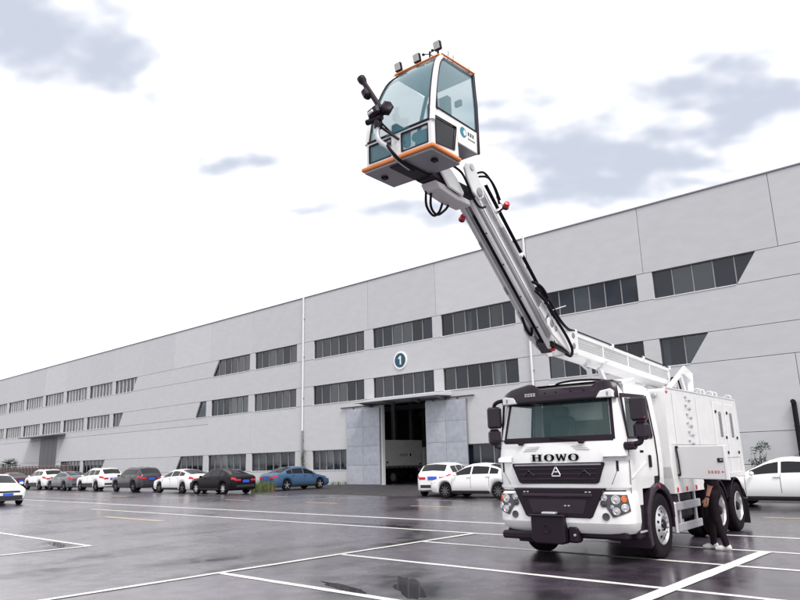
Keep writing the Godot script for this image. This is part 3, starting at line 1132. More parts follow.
func car(called: String, label: String, P: Dictionary, paint: Material, at: Vector3, turn: float, group: String, rim: Material, spokes := 5) -> Node3D:
	var c := thing(called, label, "car", at, turn, group)
	var hl: float = P.L * 0.5
	# body shell
	var st := mk()
	var rings := []
	var zs := []
	for i in 3:
		zs.append(-hl + [0.0, 0.015, 0.05][i])
	for i in 62:
		zs.append(lerpf(-hl + 0.1, hl - 0.1, i / 61.0))
	for i in 3:
		zs.append(hl - [0.05, 0.015, 0.0][i])
	for i in zs.size():
		var s := car_sec(P, zs[i])
		var ring := PackedVector3Array()
		var sq := 1.0
		if i == 0 or i == zs.size() - 1: sq = 0.93
		elif i == 1 or i == zs.size() - 2: sq = 0.98
		var mid: float = (s[0].y + s[8].y) * 0.5
		for p in s:
			ring.append(Vector3(p.x * sq, mid + (p.y - mid) * sq, zs[i]))
		for j in range(7, 0, -1):
			var p: Vector2 = s[j]
			ring.append(Vector3(-p.x * sq, mid + (p.y - mid) * sq, zs[i]))
		rings.append(ring)
	loft(st, rings, true, true)
	obj(st, "body", paint, c)
	# glass
	obj(car_screen(P, P.ws0, P.ws1), "windscreen", M.car_glass, c)
	obj(car_screen(P, P.rs0, P.rs1), "rear_window", M.car_glass, c)
	for side in [-1.0, 1.0]:
		for wn in P.side:
			obj(car_patch(P, steps(wn[0], wn[1], 8), [5.14, 5.5, 5.88], side, 0.008), "side_window", M.car_glass, c)
		# lamps
		obj(car_patch(P, steps(hl - 0.42, hl - 0.03, 5), [P.lamp_u, P.lamp_u + 0.35, P.lamp_u + 0.75], side, 0.008), "headlight", M.lens, c)
		obj(car_patch(P, steps(-hl + 0.02, -hl + P.get("tail_len", 0.28), 5), [3.75, 4.1, 4.85], side, 0.008), "tail_light", M.tail, c)
		var tb := mk()
		box(tb, Vector3(side * P.W * 0.56, tab(P.belt, -hl + 0.1) - 0.17, -hl + 0.012), Vector3(P.W * 0.36, 0.12, 0.06), 0.02)
		obj(tb, "tail_light", M.tail, c)
		st = mk()
		var mz: float = P.ws1 - 0.02 if P.ws1 < P.ws0 else P.ws0
		box(st, Vector3(side * (P.W + 0.09), tab(P.belt, P.ws0 - 0.3) + 0.07, P.ws0 - 0.32), Vector3(0.2, 0.13, 0.1), 0.04)
		obj(st, "mirror", paint, c)
		for hz in P.handles:
			st = mk()
			var hp := car_pt(P, hz, 4.15, side, 0.02)
			box(st, hp, Vector3(0.03, 0.03, 0.2), 0.01)
			obj(st, "door_handle", M.chrome if P.get("chrome", false) else paint, c)
		if P.get("rails", false):
			obj(car_patch(P, steps(P.zr + P.r + 0.06, P.zf - P.r - 0.06, 8), [2.0, 2.4, 2.75], side, 0.007), "cladding", M.car_trim, c)
		for sz in P.seams:
			obj(car_patch(P, [sz, sz + 0.014], [1.9, 3.0, 4.0, 5.05], side, 0.004), "door_seam", M.car_trim, c)
		# sill strip
		obj(car_patch(P, steps(P.zr + P.r + 0.08, P.zf - P.r - 0.08, 6), [1.2, 2.0, 2.25], side, 0.006), "sill", M.car_trim, c)
	# wheels
	var wm := wheel_meshes(P.r, 0.21, spokes)
	for z in [P.zf, P.zr]:
		for side in [-1.0, 1.0]:
			var wh := part("wheel", c, Vector3(side * (P.W - 0.135), P.r, z))
			wh.rotation.y = 0.0 if side > 0.0 else PI
			put(wm[0], "tyre", M.rubber, wh)
			put(wm[1], "wheel_dish", M.black_matt, wh)
			put(wm[2], "rim", rim, wh)
	# ends
	st = mk()
	box(st, Vector3(0, P.low + 0.24, -hl + 0.0), Vector3(P.W * 1.35, 0.14, 0.05), 0.02)
	obj(st, "rear_bumper_insert", M.car_trim, c)
	st = mk()
	box(st, Vector3(0, P.get("plate_y", 0.72), -hl - 0.012), Vector3(0.44, 0.15, 0.02), 0.004)
	obj(st, "number_plate", M.plate_blue, c)
	st = mk()
	box(st, Vector3(0, P.low + 0.30, hl + 0.02), Vector3(0.44, 0.14, 0.02), 0.004)
	obj(st, "number_plate", M.plate_blue, c)
	st = mk()
	box(st, Vector3(0, P.low + 0.16, hl - 0.005), Vector3(P.W * 1.4, 0.2, 0.05), 0.02)
	obj(st, "lower_grille", M.car_trim, c)
	st = mk()
	box(st, Vector3(0, P.low + 0.43, hl - 0.005), Vector3(P.W * 1.15, 0.09, 0.05), 0.02)
	obj(st, "grille", M.car_trim, c)
	if P.get("rails", false):
		for side in [-1.0, 1.0]:
			st = mk()
			var pp := []
			for z in steps(P.rs1 + 0.15, P.ws1 - 0.25, 6):
				pp.append(car_pt(P, z, 6.8, side, 0.045))
			tube(st, pp, 0.018, 6)
			obj(st, "roof_rail", M.silver, c)
	return c

const SEDAN := {"L": 4.62, "W": 0.90, "H": 1.46, "low": 0.21, "r": 0.325, "zf": 1.38, "zr": -1.32, "lamp_u": 3.9,
	"belt": [Vector2(-2.31, 0.93), Vector2(-1.9, 1.0), Vector2(-1.0, 0.97), Vector2(0.9, 0.92), Vector2(1.6, 0.84), Vector2(2.1, 0.74), Vector2(2.31, 0.64)],
	"roof": [Vector2(-2.31, 0.95), Vector2(-1.95, 1.06), Vector2(-1.7, 1.08), Vector2(-1.15, 1.29), Vector2(-0.75, 1.39), Vector2(-0.2, 1.43), Vector2(0.1, 1.415), Vector2(0.4, 1.34), Vector2(1.05, 1.0), Vector2(1.2, 0.95), Vector2(2.31, 0.66)],
	"ws0": 1.06, "ws1": 0.34, "rs0": -1.68, "rs1": -0.82, "side": [[0.06, 0.86], [-0.85, -0.02], [-1.32, -0.91]], "handles": [0.1, -0.85], "seams": [0.98, 0.0, -0.92]}
const COUPE := {"L": 4.6, "W": 0.90, "H": 1.45, "low": 0.21, "r": 0.33, "zf": 1.36, "zr": -1.33, "lamp_u": 3.9,
	"belt": [Vector2(-2.3, 0.99), Vector2(-1.9, 1.03), Vector2(-1.0, 1.0), Vector2(0.9, 0.92), Vector2(1.6, 0.84), Vector2(2.1, 0.73), Vector2(2.3, 0.64)],
	"roof": [Vector2(-2.3, 1.0), Vector2(-2.02, 1.09), Vector2(-1.5, 1.24), Vector2(-0.9, 1.39), Vector2(-0.3, 1.43), Vector2(0.1, 1.41), Vector2(0.42, 1.33), Vector2(1.1, 0.99), Vector2(1.25, 0.94), Vector2(2.3, 0.66)],
	"ws0": 1.1, "ws1": 0.36, "rs0": -1.92, "rs1": -0.92, "side": [[0.06, 0.9], [-0.85, -0.02], [-1.45, -0.91]], "handles": [0.1, -0.85], "seams": [0.98, 0.0, -0.92]}
const SUV := {"L": 4.45, "W": 0.92, "H": 1.66, "low": 0.27, "r": 0.36, "zf": 1.34, "zr": -1.30, "lamp_u": 4.0, "rails": true, "plate_y": 0.86, "tail_len": 0.4,
	"belt": [Vector2(-2.22, 1.06), Vector2(-1.6, 1.12), Vector2(0.0, 1.06), Vector2(0.95, 1.03), Vector2(1.7, 0.97), Vector2(2.08, 0.88), Vector2(2.22, 0.78)],
	"roof": [Vector2(-2.22, 1.08), Vector2(-2.1, 1.20), Vector2(-1.72, 1.52), Vector2(-1.5, 1.58), Vector2(-0.4, 1.63), Vector2(0.1, 1.60), Vector2(0.35, 1.53), Vector2(0.98, 1.10), Vector2(1.12, 1.05), Vector2(2.22, 0.8)],
	"ws0": 0.98, "ws1": 0.32, "rs0": -2.1, "rs1": -1.68, "side": [[0.05, 0.8], [-0.85, -0.03], [-1.6, -0.92]], "handles": [0.05, -0.85], "seams": [0.92, -0.01, -0.92]}
const HATCH := {"L": 4.2, "W": 0.88, "H": 1.5, "low": 0.22, "r": 0.32, "zf": 1.28, "zr": -1.28, "lamp_u": 3.9, "plate_y": 0.82, "tail_len": 0.3,
	"belt": [Vector2(-2.1, 0.98), Vector2(-1.6, 1.02), Vector2(0.0, 0.97), Vector2(0.95, 0.93), Vector2(1.6, 0.87), Vector2(1.95, 0.78), Vector2(2.1, 0.68)],
	"roof": [Vector2(-2.1, 1.0), Vector2(-1.98, 1.10), Vector2(-1.62, 1.38), Vector2(-1.4, 1.43), Vector2(-0.4, 1.48), Vector2(0.1, 1.45), Vector2(0.35, 1.38), Vector2(0.95, 1.02), Vector2(1.1, 0.97), Vector2(2.1, 0.7)],
	"ws0": 0.95, "ws1": 0.3, "rs0": -1.97, "rs1": -1.58, "side": [[0.05, 0.78], [-0.8, -0.03], [-1.5, -0.88]], "handles": [0.08, -0.8], "seams": [0.9, -0.01, -0.86]}

func build_cars() -> void:
	var W := -PI / 2.0   # nose towards -x
	var row := "cars parked nose to tail along the hall"
	car("parked_car", "black sedan parked behind the white sedan, next to the blue car", SEDAN, M.car_black, Vector3(-36.1, 0, -23.7), W + 0.03, row, M.rim, 7)
	car("parked_car", "white sedan with red tail lights between dark grey SUV and black sedan", COUPE, M.car_white, Vector3(-40.7, 0, -23.8), W + 0.02, row, M.rim_dark, 5)
	car("parked_car", "dark grey SUV with roof rails in front of the white sedan", SUV, M.car_dark, Vector3(-47.0, 0, -23.9), W - 0.02, row, M.rim_dark, 5)
	car("parked_car", "white SUV parked directly ahead of the dark grey SUV", SUV, M.car_white, Vector3(-52.8, 0, -23.9), W, row, M.rim_dark, 5)
	car("parked_car", "slate grey sedan between the two white SUVs of the row", COUPE, M.car_grey, Vector3(-58.5, 0, -23.9), W, row, M.rim_dark, 5)
	car("parked_car", "white SUV at the far end of the row, ahead of grey sedan", SUV, M.car_white, Vector3(-63.4, 0, -23.9), W, row, M.rim_dark, 5)
	car("parked_car", "dark maroon sedan farthest up the parked row, half hidden", SEDAN, M.car_maroon, Vector3(-71.0, 0, -23.9), W, row, M.rim, 5)
	car("parked_car", "small dark SUV beyond the oncoming white sedan at picture edge", SUV, M.car_black, Vector3(-79.5, 0, -24.3), W, row, M.rim, 5)
	car("parked_car", "metallic blue sedan nosed in towards the hall beside the rain pipe", SEDAN, M.car_blue, Vector3(-35.7, 0, -28.9), PI, "", M.rim, 5)
	car("parked_car", "small white hatchback seen from behind outside the open gate", HATCH, M.car_white, Vector3(-21.2, 0, -26.6), PI + 0.3, "", M.rim_dark, 5)
	car("parked_car", "white sedan with dark wheels beside the cab of the boom truck", SEDAN, M.car_white, Vector3(-17.9, 0, -24.75), W + 0.04, "", M.rim_dark, 9)
	car("parked_car", "silvery white sedan behind the tail of the boom truck", SEDAN.merged({"chrome": true}), M.car_white, Vector3(-5.75, 0, -23.7), W, "", M.rim, 7)
	car("oncoming_car", "white sedan driving towards the camera at the left picture edge", SEDAN, M.car_white, Vector3(-38.5, 0, -12.2), PI / 2.0 - 0.05, "", M.rim, 5)

# ------------------------------------------------------------------ boom truck (front towards +z, wheels on y = 0)
const CAB := {"hw": [Vector2(0.85, 1.09), Vector2(1.1, 1.10), Vector2(1.36, 1.115), Vector2(1.6, 1.12), Vector2(1.87, 1.11), Vector2(2.5, 1.05), Vector2(2.6, 1.03), Vector2(2.72, 0.99), Vector2(2.80, 0.88)],
	"zf": [Vector2(0.85, 1.22), Vector2(1.1, 1.255), Vector2(1.36, 1.285), Vector2(1.6, 1.285), Vector2(1.87, 1.24), Vector2(2.5, 1.09), Vector2(2.6, 1.05), Vector2(2.72, 0.94), Vector2(2.80, 0.70)], "r": 0.19, "bow": 0.035}
const BUMP := {"hw": [Vector2(0.46, 1.06), Vector2(0.52, 1.11), Vector2(0.62, 1.135), Vector2(0.8, 1.14), Vector2(1.04, 1.12), Vector2(1.08, 1.10)],
	"zf": [Vector2(0.46, 1.22), Vector2(0.52, 1.29), Vector2(0.62, 1.335), Vector2(0.8, 1.335), Vector2(1.04, 1.31), Vector2(1.08, 1.28)], "r": 0.24, "bow": 0.04}

# mode 0: t along the straight front (0..1); mode 1: corner arc (0..1); mode 2: side at z
func fpt(P: Dictionary, mode: int, v: float, y: float, side: float, off := 0.0) -> Vector3:
	var hw := tab(P.hw, y)
	var zf := tab(P.zf, y)
	var r: float = P.r
	var bow: float = P.bow
	if mode == 0:
		return Vector3(v * (hw - r) * side, y, zf + bow * (1.0 - v * v) + off)
	if mode == 1:
		var a := v * PI * 0.5
		return Vector3((hw - r + sin(a) * (r + off)) * side, y, zf - r + cos(a) * (r + off))
	return Vector3((hw + off) * side, y, v)

func fkeys(a: Array) -> Array:
	return a

# surface patch over keys x levels
func fpatch(P: Dictionary, keys: Array, ys: Array, side: float, off: float, st: SurfaceTool) -> void:
	for i in keys.size() - 1:
		for j in ys.size() - 1:
			var k0: Array = keys[i]
			var k1: Array = keys[i + 1]
			var q := [fpt(P, k0[0], k0[1], ys[j], side, off), fpt(P, k1[0], k1[1], ys[j], side, off), fpt(P, k1[0], k1[1], ys[j + 1], side, off), fpt(P, k0[0], k0[1], ys[j + 1], side, off)]
			if side > 0.0:
				quad(st, q[0], q[3], q[2], q[1])
			else:
				quad(st, q[0], q[1], q[2], q[3])

const FRONT_KEYS := [[0, 0.0], [0, 0.3], [0, 0.6], [0, 0.85], [0, 1.0], [1, 0.2], [1, 0.4], [1, 0.6], [1, 0.8], [1, 1.0]]

func lerp_patch(P: Dictionary, c: Array, side: float, off: float, n: int, mlimit := 2.0) -> SurfaceTool:
	# c: four corners (s, y); s 0..1 straight front, 1..2 corner
	var st := mk()
	smooth(st)
	var at := func(u: float, v: float) -> Vector3:
		var a: Vector2 = c[0].lerp(c[1], u)
		var b: Vector2 = c[3].lerp(c[2], u)
		var p: Vector2 = a.lerp(b, v)
		return fpt(P, 0 if p.x <= 1.0 else 1, p.x if p.x <= 1.0 else p.x - 1.0, p.y, side, off)
	for i in n:
		for j in n:
			var u0 := float(i) / n; var u1 := float(i + 1) / n
			var v0 := float(j) / n; var v1 := float(j + 1) / n
			quad(st, at.call(u0, v0), at.call(u1, v0), at.call(u1, v1), at.call(u0, v1))
	return st

func truck_wheel(parent: Node, at: Vector3, side: float, dual: bool) -> void:
	var w := part("wheel", parent, at)
	w.rotation.y = 0.0 if side > 0.0 else PI
	var st := mk()
	var r := 0.505
	var prof := [Vector2(0.30, -0.145), Vector2(0.44, -0.15), Vector2(0.485, -0.135), Vector2(r, -0.10), Vector2(r, -0.055), Vector2(r - 0.015, -0.05), Vector2(r - 0.015, -0.035), Vector2(r, -0.03), Vector2(r, 0.03), Vector2(r - 0.015, 0.035), Vector2(r - 0.015, 0.05), Vector2(r, 0.055), Vector2(r, 0.10), Vector2(0.485, 0.135), Vector2(0.44, 0.15), Vector2(0.40, 0.148), Vector2(0.30, 0.13), Vector2(0.30, -0.145)]
	lathe(st, prof, Vector3.ZERO, Vector3.RIGHT, 40)
	var tm := commit(st)
	put(tm, "tyre", M.rubber, w)
	if dual:
		var t2 := put(tm, "tyre", M.rubber, w)
		t2.position.x = -0.33
	st = mk()
	if dual:
		lathe(st, [Vector2(0.305, 0.14), Vector2(0.285, 0.15), Vector2(0.27, 0.12), Vector2(0.262, -0.02), Vector2(0.13, -0.05), Vector2(0.125, 0.06), Vector2(0.10, 0.09), Vector2(0, 0.095)], Vector3.ZERO, Vector3.RIGHT, 32)
	else:
		lathe(st, [Vector2(0.305, 0.14), Vector2(0.288, 0.152), Vector2(0.27, 0.13), Vector2(0.255, 0.10), Vector2(0.235, 0.13), Vector2(0.16, 0.175), Vector2(0.115, 0.165), Vector2(0.105, 0.14), Vector2(0, 0.145)], Vector3.ZERO, Vector3.RIGHT, 32)
	var rim := obj(st, "rim", M.silver, w)
	for i in 10:
		var a := TAU * i / 10.0
		st = mk()
		var d := Vector3(0, cos(a), sin(a))
		var x := 0.165 if not dual else -0.03
		lathe(st, [Vector2(0.016, -0.02), Vector2(0.014, 0.03), Vector2(0, 0.034)], d * 0.138 + Vector3(x, 0, 0), Vector3.RIGHT, 6)
		obj(st, "wheel_nut", M.steel_grey, rim)
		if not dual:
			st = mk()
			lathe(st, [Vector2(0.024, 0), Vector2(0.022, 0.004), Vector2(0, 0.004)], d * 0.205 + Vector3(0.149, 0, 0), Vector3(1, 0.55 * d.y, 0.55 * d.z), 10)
			obj(st, "hand_hole_shade", M.black_matt, rim)  # dark disc painting the shade of a hole; the rim is not pierced
	st = mk()
	lathe(st, [Vector2(0.095, 0.08), Vector2(0.085, 0.17 if not dual else 0.13), Vector2(0.06, 0.19 if not dual else 0.15), Vector2(0, 0.19 if not dual else 0.15)], Vector3.ZERO, Vector3.RIGHT, 16)
	obj(st, "hub", M.black, w)

func build_truck() -> Node3D:
	var t := thing("boom_truck", "white truck with raised articulated boom and glazed operator cabin", "truck", Vector3(-5.789, 0, -11.23), 0.057)
	build_chassis(t)
	build_cab(t)
	build_box(t)
	build_boom(t)
	build_basket(t)
	return t

func build_chassis(t: Node3D) -> void:
	var st := mk()
	for s in [-1.0, 1.0]:
		st = mk()
		box(st, Vector3(s * 0.42, 0.76, -2.2), Vector3(0.09, 0.28, 6.6), 0.01)
		obj(st, "frame_rail", M.black, t)
		truck_wheel(t, Vector3(s * 0.985, 0.505, 0.0), s, false)
		for z in [-3.45, -4.80]:
			truck_wheel(t, Vector3(s * 0.985, 0.505, z), s, true)
		for z in [-3.45, -4.80]:
			st = mk()
			var q := []
			for i in 9:
				var a := lerpf(0.35, PI - 0.35, i / 8.0)
				q.append(Vector2(z + cos(a) * 0.60, 0.505 + sin(a) * 0.60))
			for i in range(8, -1, -1):
				var a := lerpf(0.35, PI - 0.35, i / 8.0)
				q.append(Vector2(z + cos(a) * 0.57, 0.505 + sin(a) * 0.57))
			prism(st, q, s * 0.62, s * 1.13, 0)
			obj(st, "mudguard", M.black, t)
		st = mk()
		box(st, Vector3(s * 0.92, 0.36, -5.44), Vector3(0.5, 0.5, 0.02), 0.004)
		obj(st, "mud_flap", M.black_matt, t)
	for z in [0.0, -3.45, -4.80]:
		st = mk()
		tube(st, [Vector3(-0.85, 0.505, z), Vector3(0.85, 0.505, z)], 0.09, 10)
		obj(st, "axle", M.black, t)
	st = mk()
	box(st, Vector3(0, 0.56, -5.66), Vector3(2.2, 0.16, 0.14), 0.03)
	obj(st, "rear_bumper", M.black, t)
	for s in [-0.5, 0.5]:
		st = mk()
		bar(st, Vector3(s, 0.8, -5.35), Vector3(s, 0.56, -5.64), 0.08, 0.06)
		obj(st, "bumper_bracket", M.black, t)
	st = mk()
	box(st, Vector3(0, 0.72, -1.35), Vector3(2.0, 0.5, 1.5), 0.06)
	obj(st, "tank", M.black, t)
	# dark box behind the front wheel
	st = mk()
	box(st, Vector3(0.95, 0.84, -0.78), Vector3(0.36, 0.2, 0.34), 0.03)
	obj(st, "battery_box", M.black, t)
	# side guards of silver rails
	for s in [-1.0, 1.0]:
		var gd := part("side_guard", t)
		for y in [0.40, 0.745]:
			st = mk()
			box(st, Vector3(s * 1.14, y, -1.32), Vector3(0.05, 0.135, 1.42), 0.012)
			obj(st, "rail", M.alu, gd)
		st = mk()
		box(st, Vector3(s * 1.145, 0.57, -0.62), Vector3(0.075, 0.52, 0.11), 0.03)
		obj(st, "end_post", M.silver, gd)
		for z in [-0.98, -1.88]:
			st = mk()
			box(st, Vector3(s * 1.10, 0.68, z), Vector3(0.05, 0.72, 0.07), 0.01)
			obj(st, "upright", M.alu, gd)

func build_cab(t: Node3D) -> void:
	var cab := part("cab", t)
	var st := mk()
	var ys := [1.10, 1.23, 1.36, 1.48, 1.60, 1.74, 1.87]
	var side_keys := [[2, 1.04], [2, 0.9], [2, 0.5], [2, 0.02], [2, -0.16], [2, -0.36]]
	var all_keys := FRONT_KEYS + side_keys.slice(1)
	var upper := [2.50, 2.56, 2.60, 2.66, 2.72, 2.76, 2.80]
	for s in [-1.0, 1.0]:
		smooth(st)
		fpatch(CAB, all_keys, ys, s, 0.0, st)
		fpatch(CAB, all_keys, upper, s, 0.0, st)
		# pillars
		fpatch(CAB, FRONT_KEYS.slice(4), [1.87, 2.08, 2.29, 2.50], s, 0.0, st)
		fpatch(CAB, [[2, 0.02], [2, -0.16], [2, -0.36]], [1.87, 2.08, 2.29, 2.50], s, 0.0, st)
		# lower door skirt in front of the wheel arch
		smooth(st)
		fpatch(CAB, [[1, 0.55], [1, 0.8], [1, 1.0], [2, 0.9], [2, 0.64]], [0.86, 0.98, 1.10], s, 0.0, st)
	flat(st)
	# roof cap and rear wall, floor
	var a := []
	for k in all_keys:
		a.append([fpt(CAB, k[0], k[1], 2.80, -1.0), fpt(CAB, k[0], k[1], 2.80, 1.0)])
	smooth(st)
	for i in a.size() - 1:
		quad(st, a[i][0], a[i][1], a[i + 1][1], a[i + 1][0])
	flat(st)
	for y in [[1.10, 1.87, 1.10], [1.87, 2.5, 1.05], [2.5, 2.72, 1.0], [2.72, 2.8, 0.9]]:
		quad(st, Vector3(-tab(CAB.hw, y[0]), y[0], -0.36), Vector3(tab(CAB.hw, y[0]), y[0], -0.36), Vector3(tab(CAB.hw, y[1]), y[1], -0.36), Vector3(-tab(CAB.hw, y[1]), y[1], -0.36))
	obj(st, "shell", M.white, cab)
	# lining so that the inside is dark
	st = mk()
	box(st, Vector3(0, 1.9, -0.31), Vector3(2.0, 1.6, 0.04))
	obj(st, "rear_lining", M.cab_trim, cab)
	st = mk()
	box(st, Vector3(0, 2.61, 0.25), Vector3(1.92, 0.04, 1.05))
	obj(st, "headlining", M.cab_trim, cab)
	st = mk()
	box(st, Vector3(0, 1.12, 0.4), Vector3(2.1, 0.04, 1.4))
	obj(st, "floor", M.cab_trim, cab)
	st = mk()
	prism(st, [Vector2(1.20, 1.2), Vector2(1.20, 1.80), Vector2(1.05, 1.86), Vector2(0.82, 1.80), Vector2(0.75, 1.2)], -1.05, 1.05, 0, 0.03)
	obj(st, "dashboard", M.cab_trim, cab)
	st = mk()
	box(st, Vector3(-0.2, 2.40, -0.28), Vector3(0.76, 0.31, 0.02), 0.005)
	obj(st, "rear_bright_panel", M.cab_rear_bright, cab)  # brightness at the rear window, painted as a pale panel
	for s in [-0.55, 0.55]:
		st = mk()
		box(st, Vector3(s, 1.66, 0.12), Vector3(0.5, 0.16, 0.5), 0.05)
		obj(st, "seat_cushion", M.cab_trim, cab)
		st = mk()
		box(st, Vector3(s, 2.02, -0.14), Vector3(0.46, 0.62, 0.14), 0.05, Basis(Vector3.RIGHT, -0.14))
		obj(st, "seat_back", M.cab_trim, cab)
		st = mk()
		box(st, Vector3(s, 2.42, -0.17), Vector3(0.26, 0.18, 0.1), 0.04)
		obj(st, "headrest", M.cab_trim, cab)
	var ring := []
	for i in 25:
		var an := TAU * i / 24.0
		ring.append(Vector3(0.55 + cos(an) * 0.21, 1.92 + sin(an) * 0.12, 0.66 - sin(an) * 0.16))
	st = mk()
	tube(st, ring, 0.016, 6)
	obj(st, "steering_wheel", M.black, cab)
	# windscreen with black surround
	st = mk()
	smooth(st)
	for s in [-1.0, 1.0]:
		fpatch(CAB, [[0, 0.0], [0, 0.3], [0, 0.6], [0, 0.85], [0, 1.0], [1, 0.12]], [1.875, 2.08, 2.29, 2.50], s, -0.012, st)
	obj(st, "windscreen", M.windscreen, cab)
	st = mk()
	smooth(st)
	for s in [-1.0, 1.0]:
		fpatch(CAB, [[0, 0.0], [0, 0.3], [0, 0.6], [0, 0.85], [0, 1.0], [1, 0.1]], [1.84, 1.93], s, 0.004, st)
		fpatch(CAB, [[1, 0.02], [1, 0.2]], [1.86, 2.08, 2.29, 2.52], s, 0.004, st)
	obj(st, "windscreen_surround", M.black, cab)
	for s in [-0.62, 0.45]:
		var wp := part("wiper", cab)
		st = mk()
		box(st, Vector3(s, 1.835, 1.30), Vector3(0.10, 0.05, 0.06), 0.015)
		obj(st, "wiper_foot", M.black, wp)
		st = mk()
		bar(st, Vector3(s, 1.86, 1.31), Vector3(s - 0.55, 1.915, 1.285), 0.02, 0.02)
		obj(st, "wiper_blade", M.black, wp)
	# sun visor with raised ends
	st = mk()
	smooth(st)
	var vis := [Vector2(-1.06, 2.66), Vector2(-0.98, 2.72), Vector2(-0.86, 2.78), Vector2(-0.52, 2.84), Vector2(-0.42, 2.83), Vector2(-0.30, 2.745), Vector2(0.66, 2.735), Vector2(0.75, 2.80), Vector2(0.86, 2.815), Vector2(0.98, 2.77), Vector2(1.06, 2.68)]
	var rows := []
	for s in [-1.0, 1.0]:
		var ks := FRONT_KEYS.duplicate()
		var fine := []
		for i in 25:
			fine.append([0, i / 24.0])
		fine += [[1, 0.12], [1, 0.24], [1, 0.36], [1, 0.46]]
		if s < 0.0:
			fine.reverse()
		else:
			fine = fine.slice(1)
		for k in fine:
			var base := fpt(CAB, k[0], k[1], 2.50, s, 0.0)
			var yt := tab(vis, base.x) - 0.02
			var p0 := fpt(CAB, k[0], k[1], 2.50, s, 0.01)
			var p1 := fpt(CAB, k[0], k[1], 2.49, s, 0.075)
			var p2 := fpt(CAB, k[0], k[1], 2.53, s, 0.105)
			var p3 := fpt(CAB, k[0], k[1], 2.60, s, 0.0); p3.y = lerpf(2.53, yt, 0.8); p3 += (p2 - p0) * 0.82
			var p4 := p3 - (p2 - p0) * 0.22; p4.y = yt
			var p5 := p3 - (p2 - p0) * 1.3; p5.y = yt - 0.03
			rows.append(PackedVector3Array([p0, p1, p2, p3, p4, p5]))
	loft(st, rows, true, true)
	var visor := obj(st, "sun_visor", M.visor, cab)
	for s in [-1.0, 1.0]:
		st = mk()
		prism(st, [Vector2(s * 0.69, 2.505), Vector2(s * 0.99, 2.50), Vector2(s * 0.99, 2.60), Vector2(s * 0.94, 2.635), Vector2(s * 0.78, 2.61)], 1.03, 1.195, 2, 0.014)
		obj(st, "corner_lamp", M.white, visor)
		st = mk()
		box(st, Vector3(s * 0.90, 2.56, 1.196), Vector3(0.035, 0.065, 0.008), 0.003)
		obj(st, "lamp_mark", M.steel_grey, visor)
	for i in 4:
		st = mk()
		var x := -0.53 + i * 0.052
		for q in [[0.0, 0.022, 0.04, 0.007], [0.0, -0.02, 0.036, 0.007], [-0.012, 0.0, 0.007, 0.055], [0.012, 0.0, 0.007, 0.05]]:
			box(st, Vector3(x + q[0], 2.635 + q[1], 1.19), Vector3(q[2], q[3], 0.004))
		obj(st, "lettering", M.white_print, visor)
	for x in [-0.18, 0.02, 0.28, 0.5]:
		st = mk()
		lathe(st, [Vector2(0.012, 0), Vector2(0.012, 0.012), Vector2(0, 0.014)], Vector3(x, 2.65, 1.175), Vector3.BACK, 8)
		obj(st, "rivet", M.black_matt, visor)
	# roof hatch and rails seen above the visor
	st = mk()
	box(st, Vector3(0.05, 2.815, 0.45), Vector3(0.8, 0.05, 0.5), 0.02)
	obj(st, "roof_hatch", M.white, cab)
	st = mk()
	tube(st, arc(Vector3.ZERO, [Vector3(-0.2, 2.76, 0.78), Vector3(-0.12, 2.83, 0.78), Vector3(0.2, 2.86, 0.76), Vector3(0.62, 2.83, 0.76), Vector3(0.7, 2.78, 0.78)], 4), 0.018, 6)
	obj(st, "roof_grab_rail", M.black, cab)
	# grey wind deflector on the roof behind
	st = mk()
	prism(st, [Vector2(0.35, 2.78), Vector2(-0.30, 2.93), Vector2(-0.36, 2.93), Vector2(-0.36, 2.78)], -0.35, 0.80, 0, 0.02)
	obj(st, "wind_deflector", M.grey_panel, cab)
	# doors
	for s in [-1.0, 1.0]:
		var d := part("door", cab)
		st = mk()
		smooth(st)
		fpatch(CAB, [[2, 1.04], [2, 0.5], [2, 0.02]], [1.885, 2.08, 2.29, 2.50], s, -0.010, st)
		obj(st, "door_window", M.windscreen, d)
		st = mk()
		var X := func(y: float) -> float: return (tab(CAB.hw, y) + 0.006) * s
		# black frame round the window
		for e in [[1.06, 1.88, 1.04, 2.52, 0.05], [1.06, 2.535, 0.0, 2.56, 0.06], [0.01, 1.9, 0.01, 2.55, 0.045], [1.06, 1.875, 0.02, 1.885, 0.03]]:
			bar(st, Vector3(X.call(e[1]), e[1], e[0]), Vector3(X.call(e[3]), e[3], e[2]), e[4], 0.02, 0.004, Vector3(s, 0, 0))
		obj(st, "window_frame", M.black, d)
		st = mk()
		var py := [2.58, 2.5, 2.2, 1.87, 1.6, 1.36, 1.2]
		var pp := []
		for y in py:
			pp.append(Vector3(X.call(y), y, -0.07 - (2.58 - y) * 0.03))
		tube(st, pp, 0.014, 6)
		obj(st, "door_seal", M.black, d)
		st = mk()
		tube(st, [Vector3(X.call(1.87), 1.87, 1.09), Vector3(X.call(1.36), 1.36, 1.13), Vector3(X.call(0.9), 0.9, 1.12)], 0.007, 5)
		obj(st, "door_seam", M.joint, d)
		st = mk()
		box(st, Vector3(X.call(1.5) + s * 0.012, 1.51, 0.27), Vector3(0.035, 0.20, 0.075), 0.015)
		obj(st, "door_handle", M.black, d)
		# pressed crease in the lower door
		st = mk()
		var c0 := Vector3(X.call(1.28), 1.27, 1.06)
		var c1 := Vector3(X.call(1.5), 1.50, 0.42)
		bar(st, c0, c1, 0.035, 0.012, 0.005, Vector3(s, 0, 0))
		obj(st, "door_crease", M.white, d)
		st = mk()
		for k in 3:
			box(st, Vector3(X.call(1.66), 1.665, 0.62 - k * 0.05), Vector3(0.006, 0.035, 0.036))
		obj(st, "badge", M.black_print, d)
		# mirrors
		var mr := part("mirror", cab)
		var mx: float = 1.32 if s > 0 else -1.20
		var zz := 1.06 if s > 0 else 1.14
		st = mk()
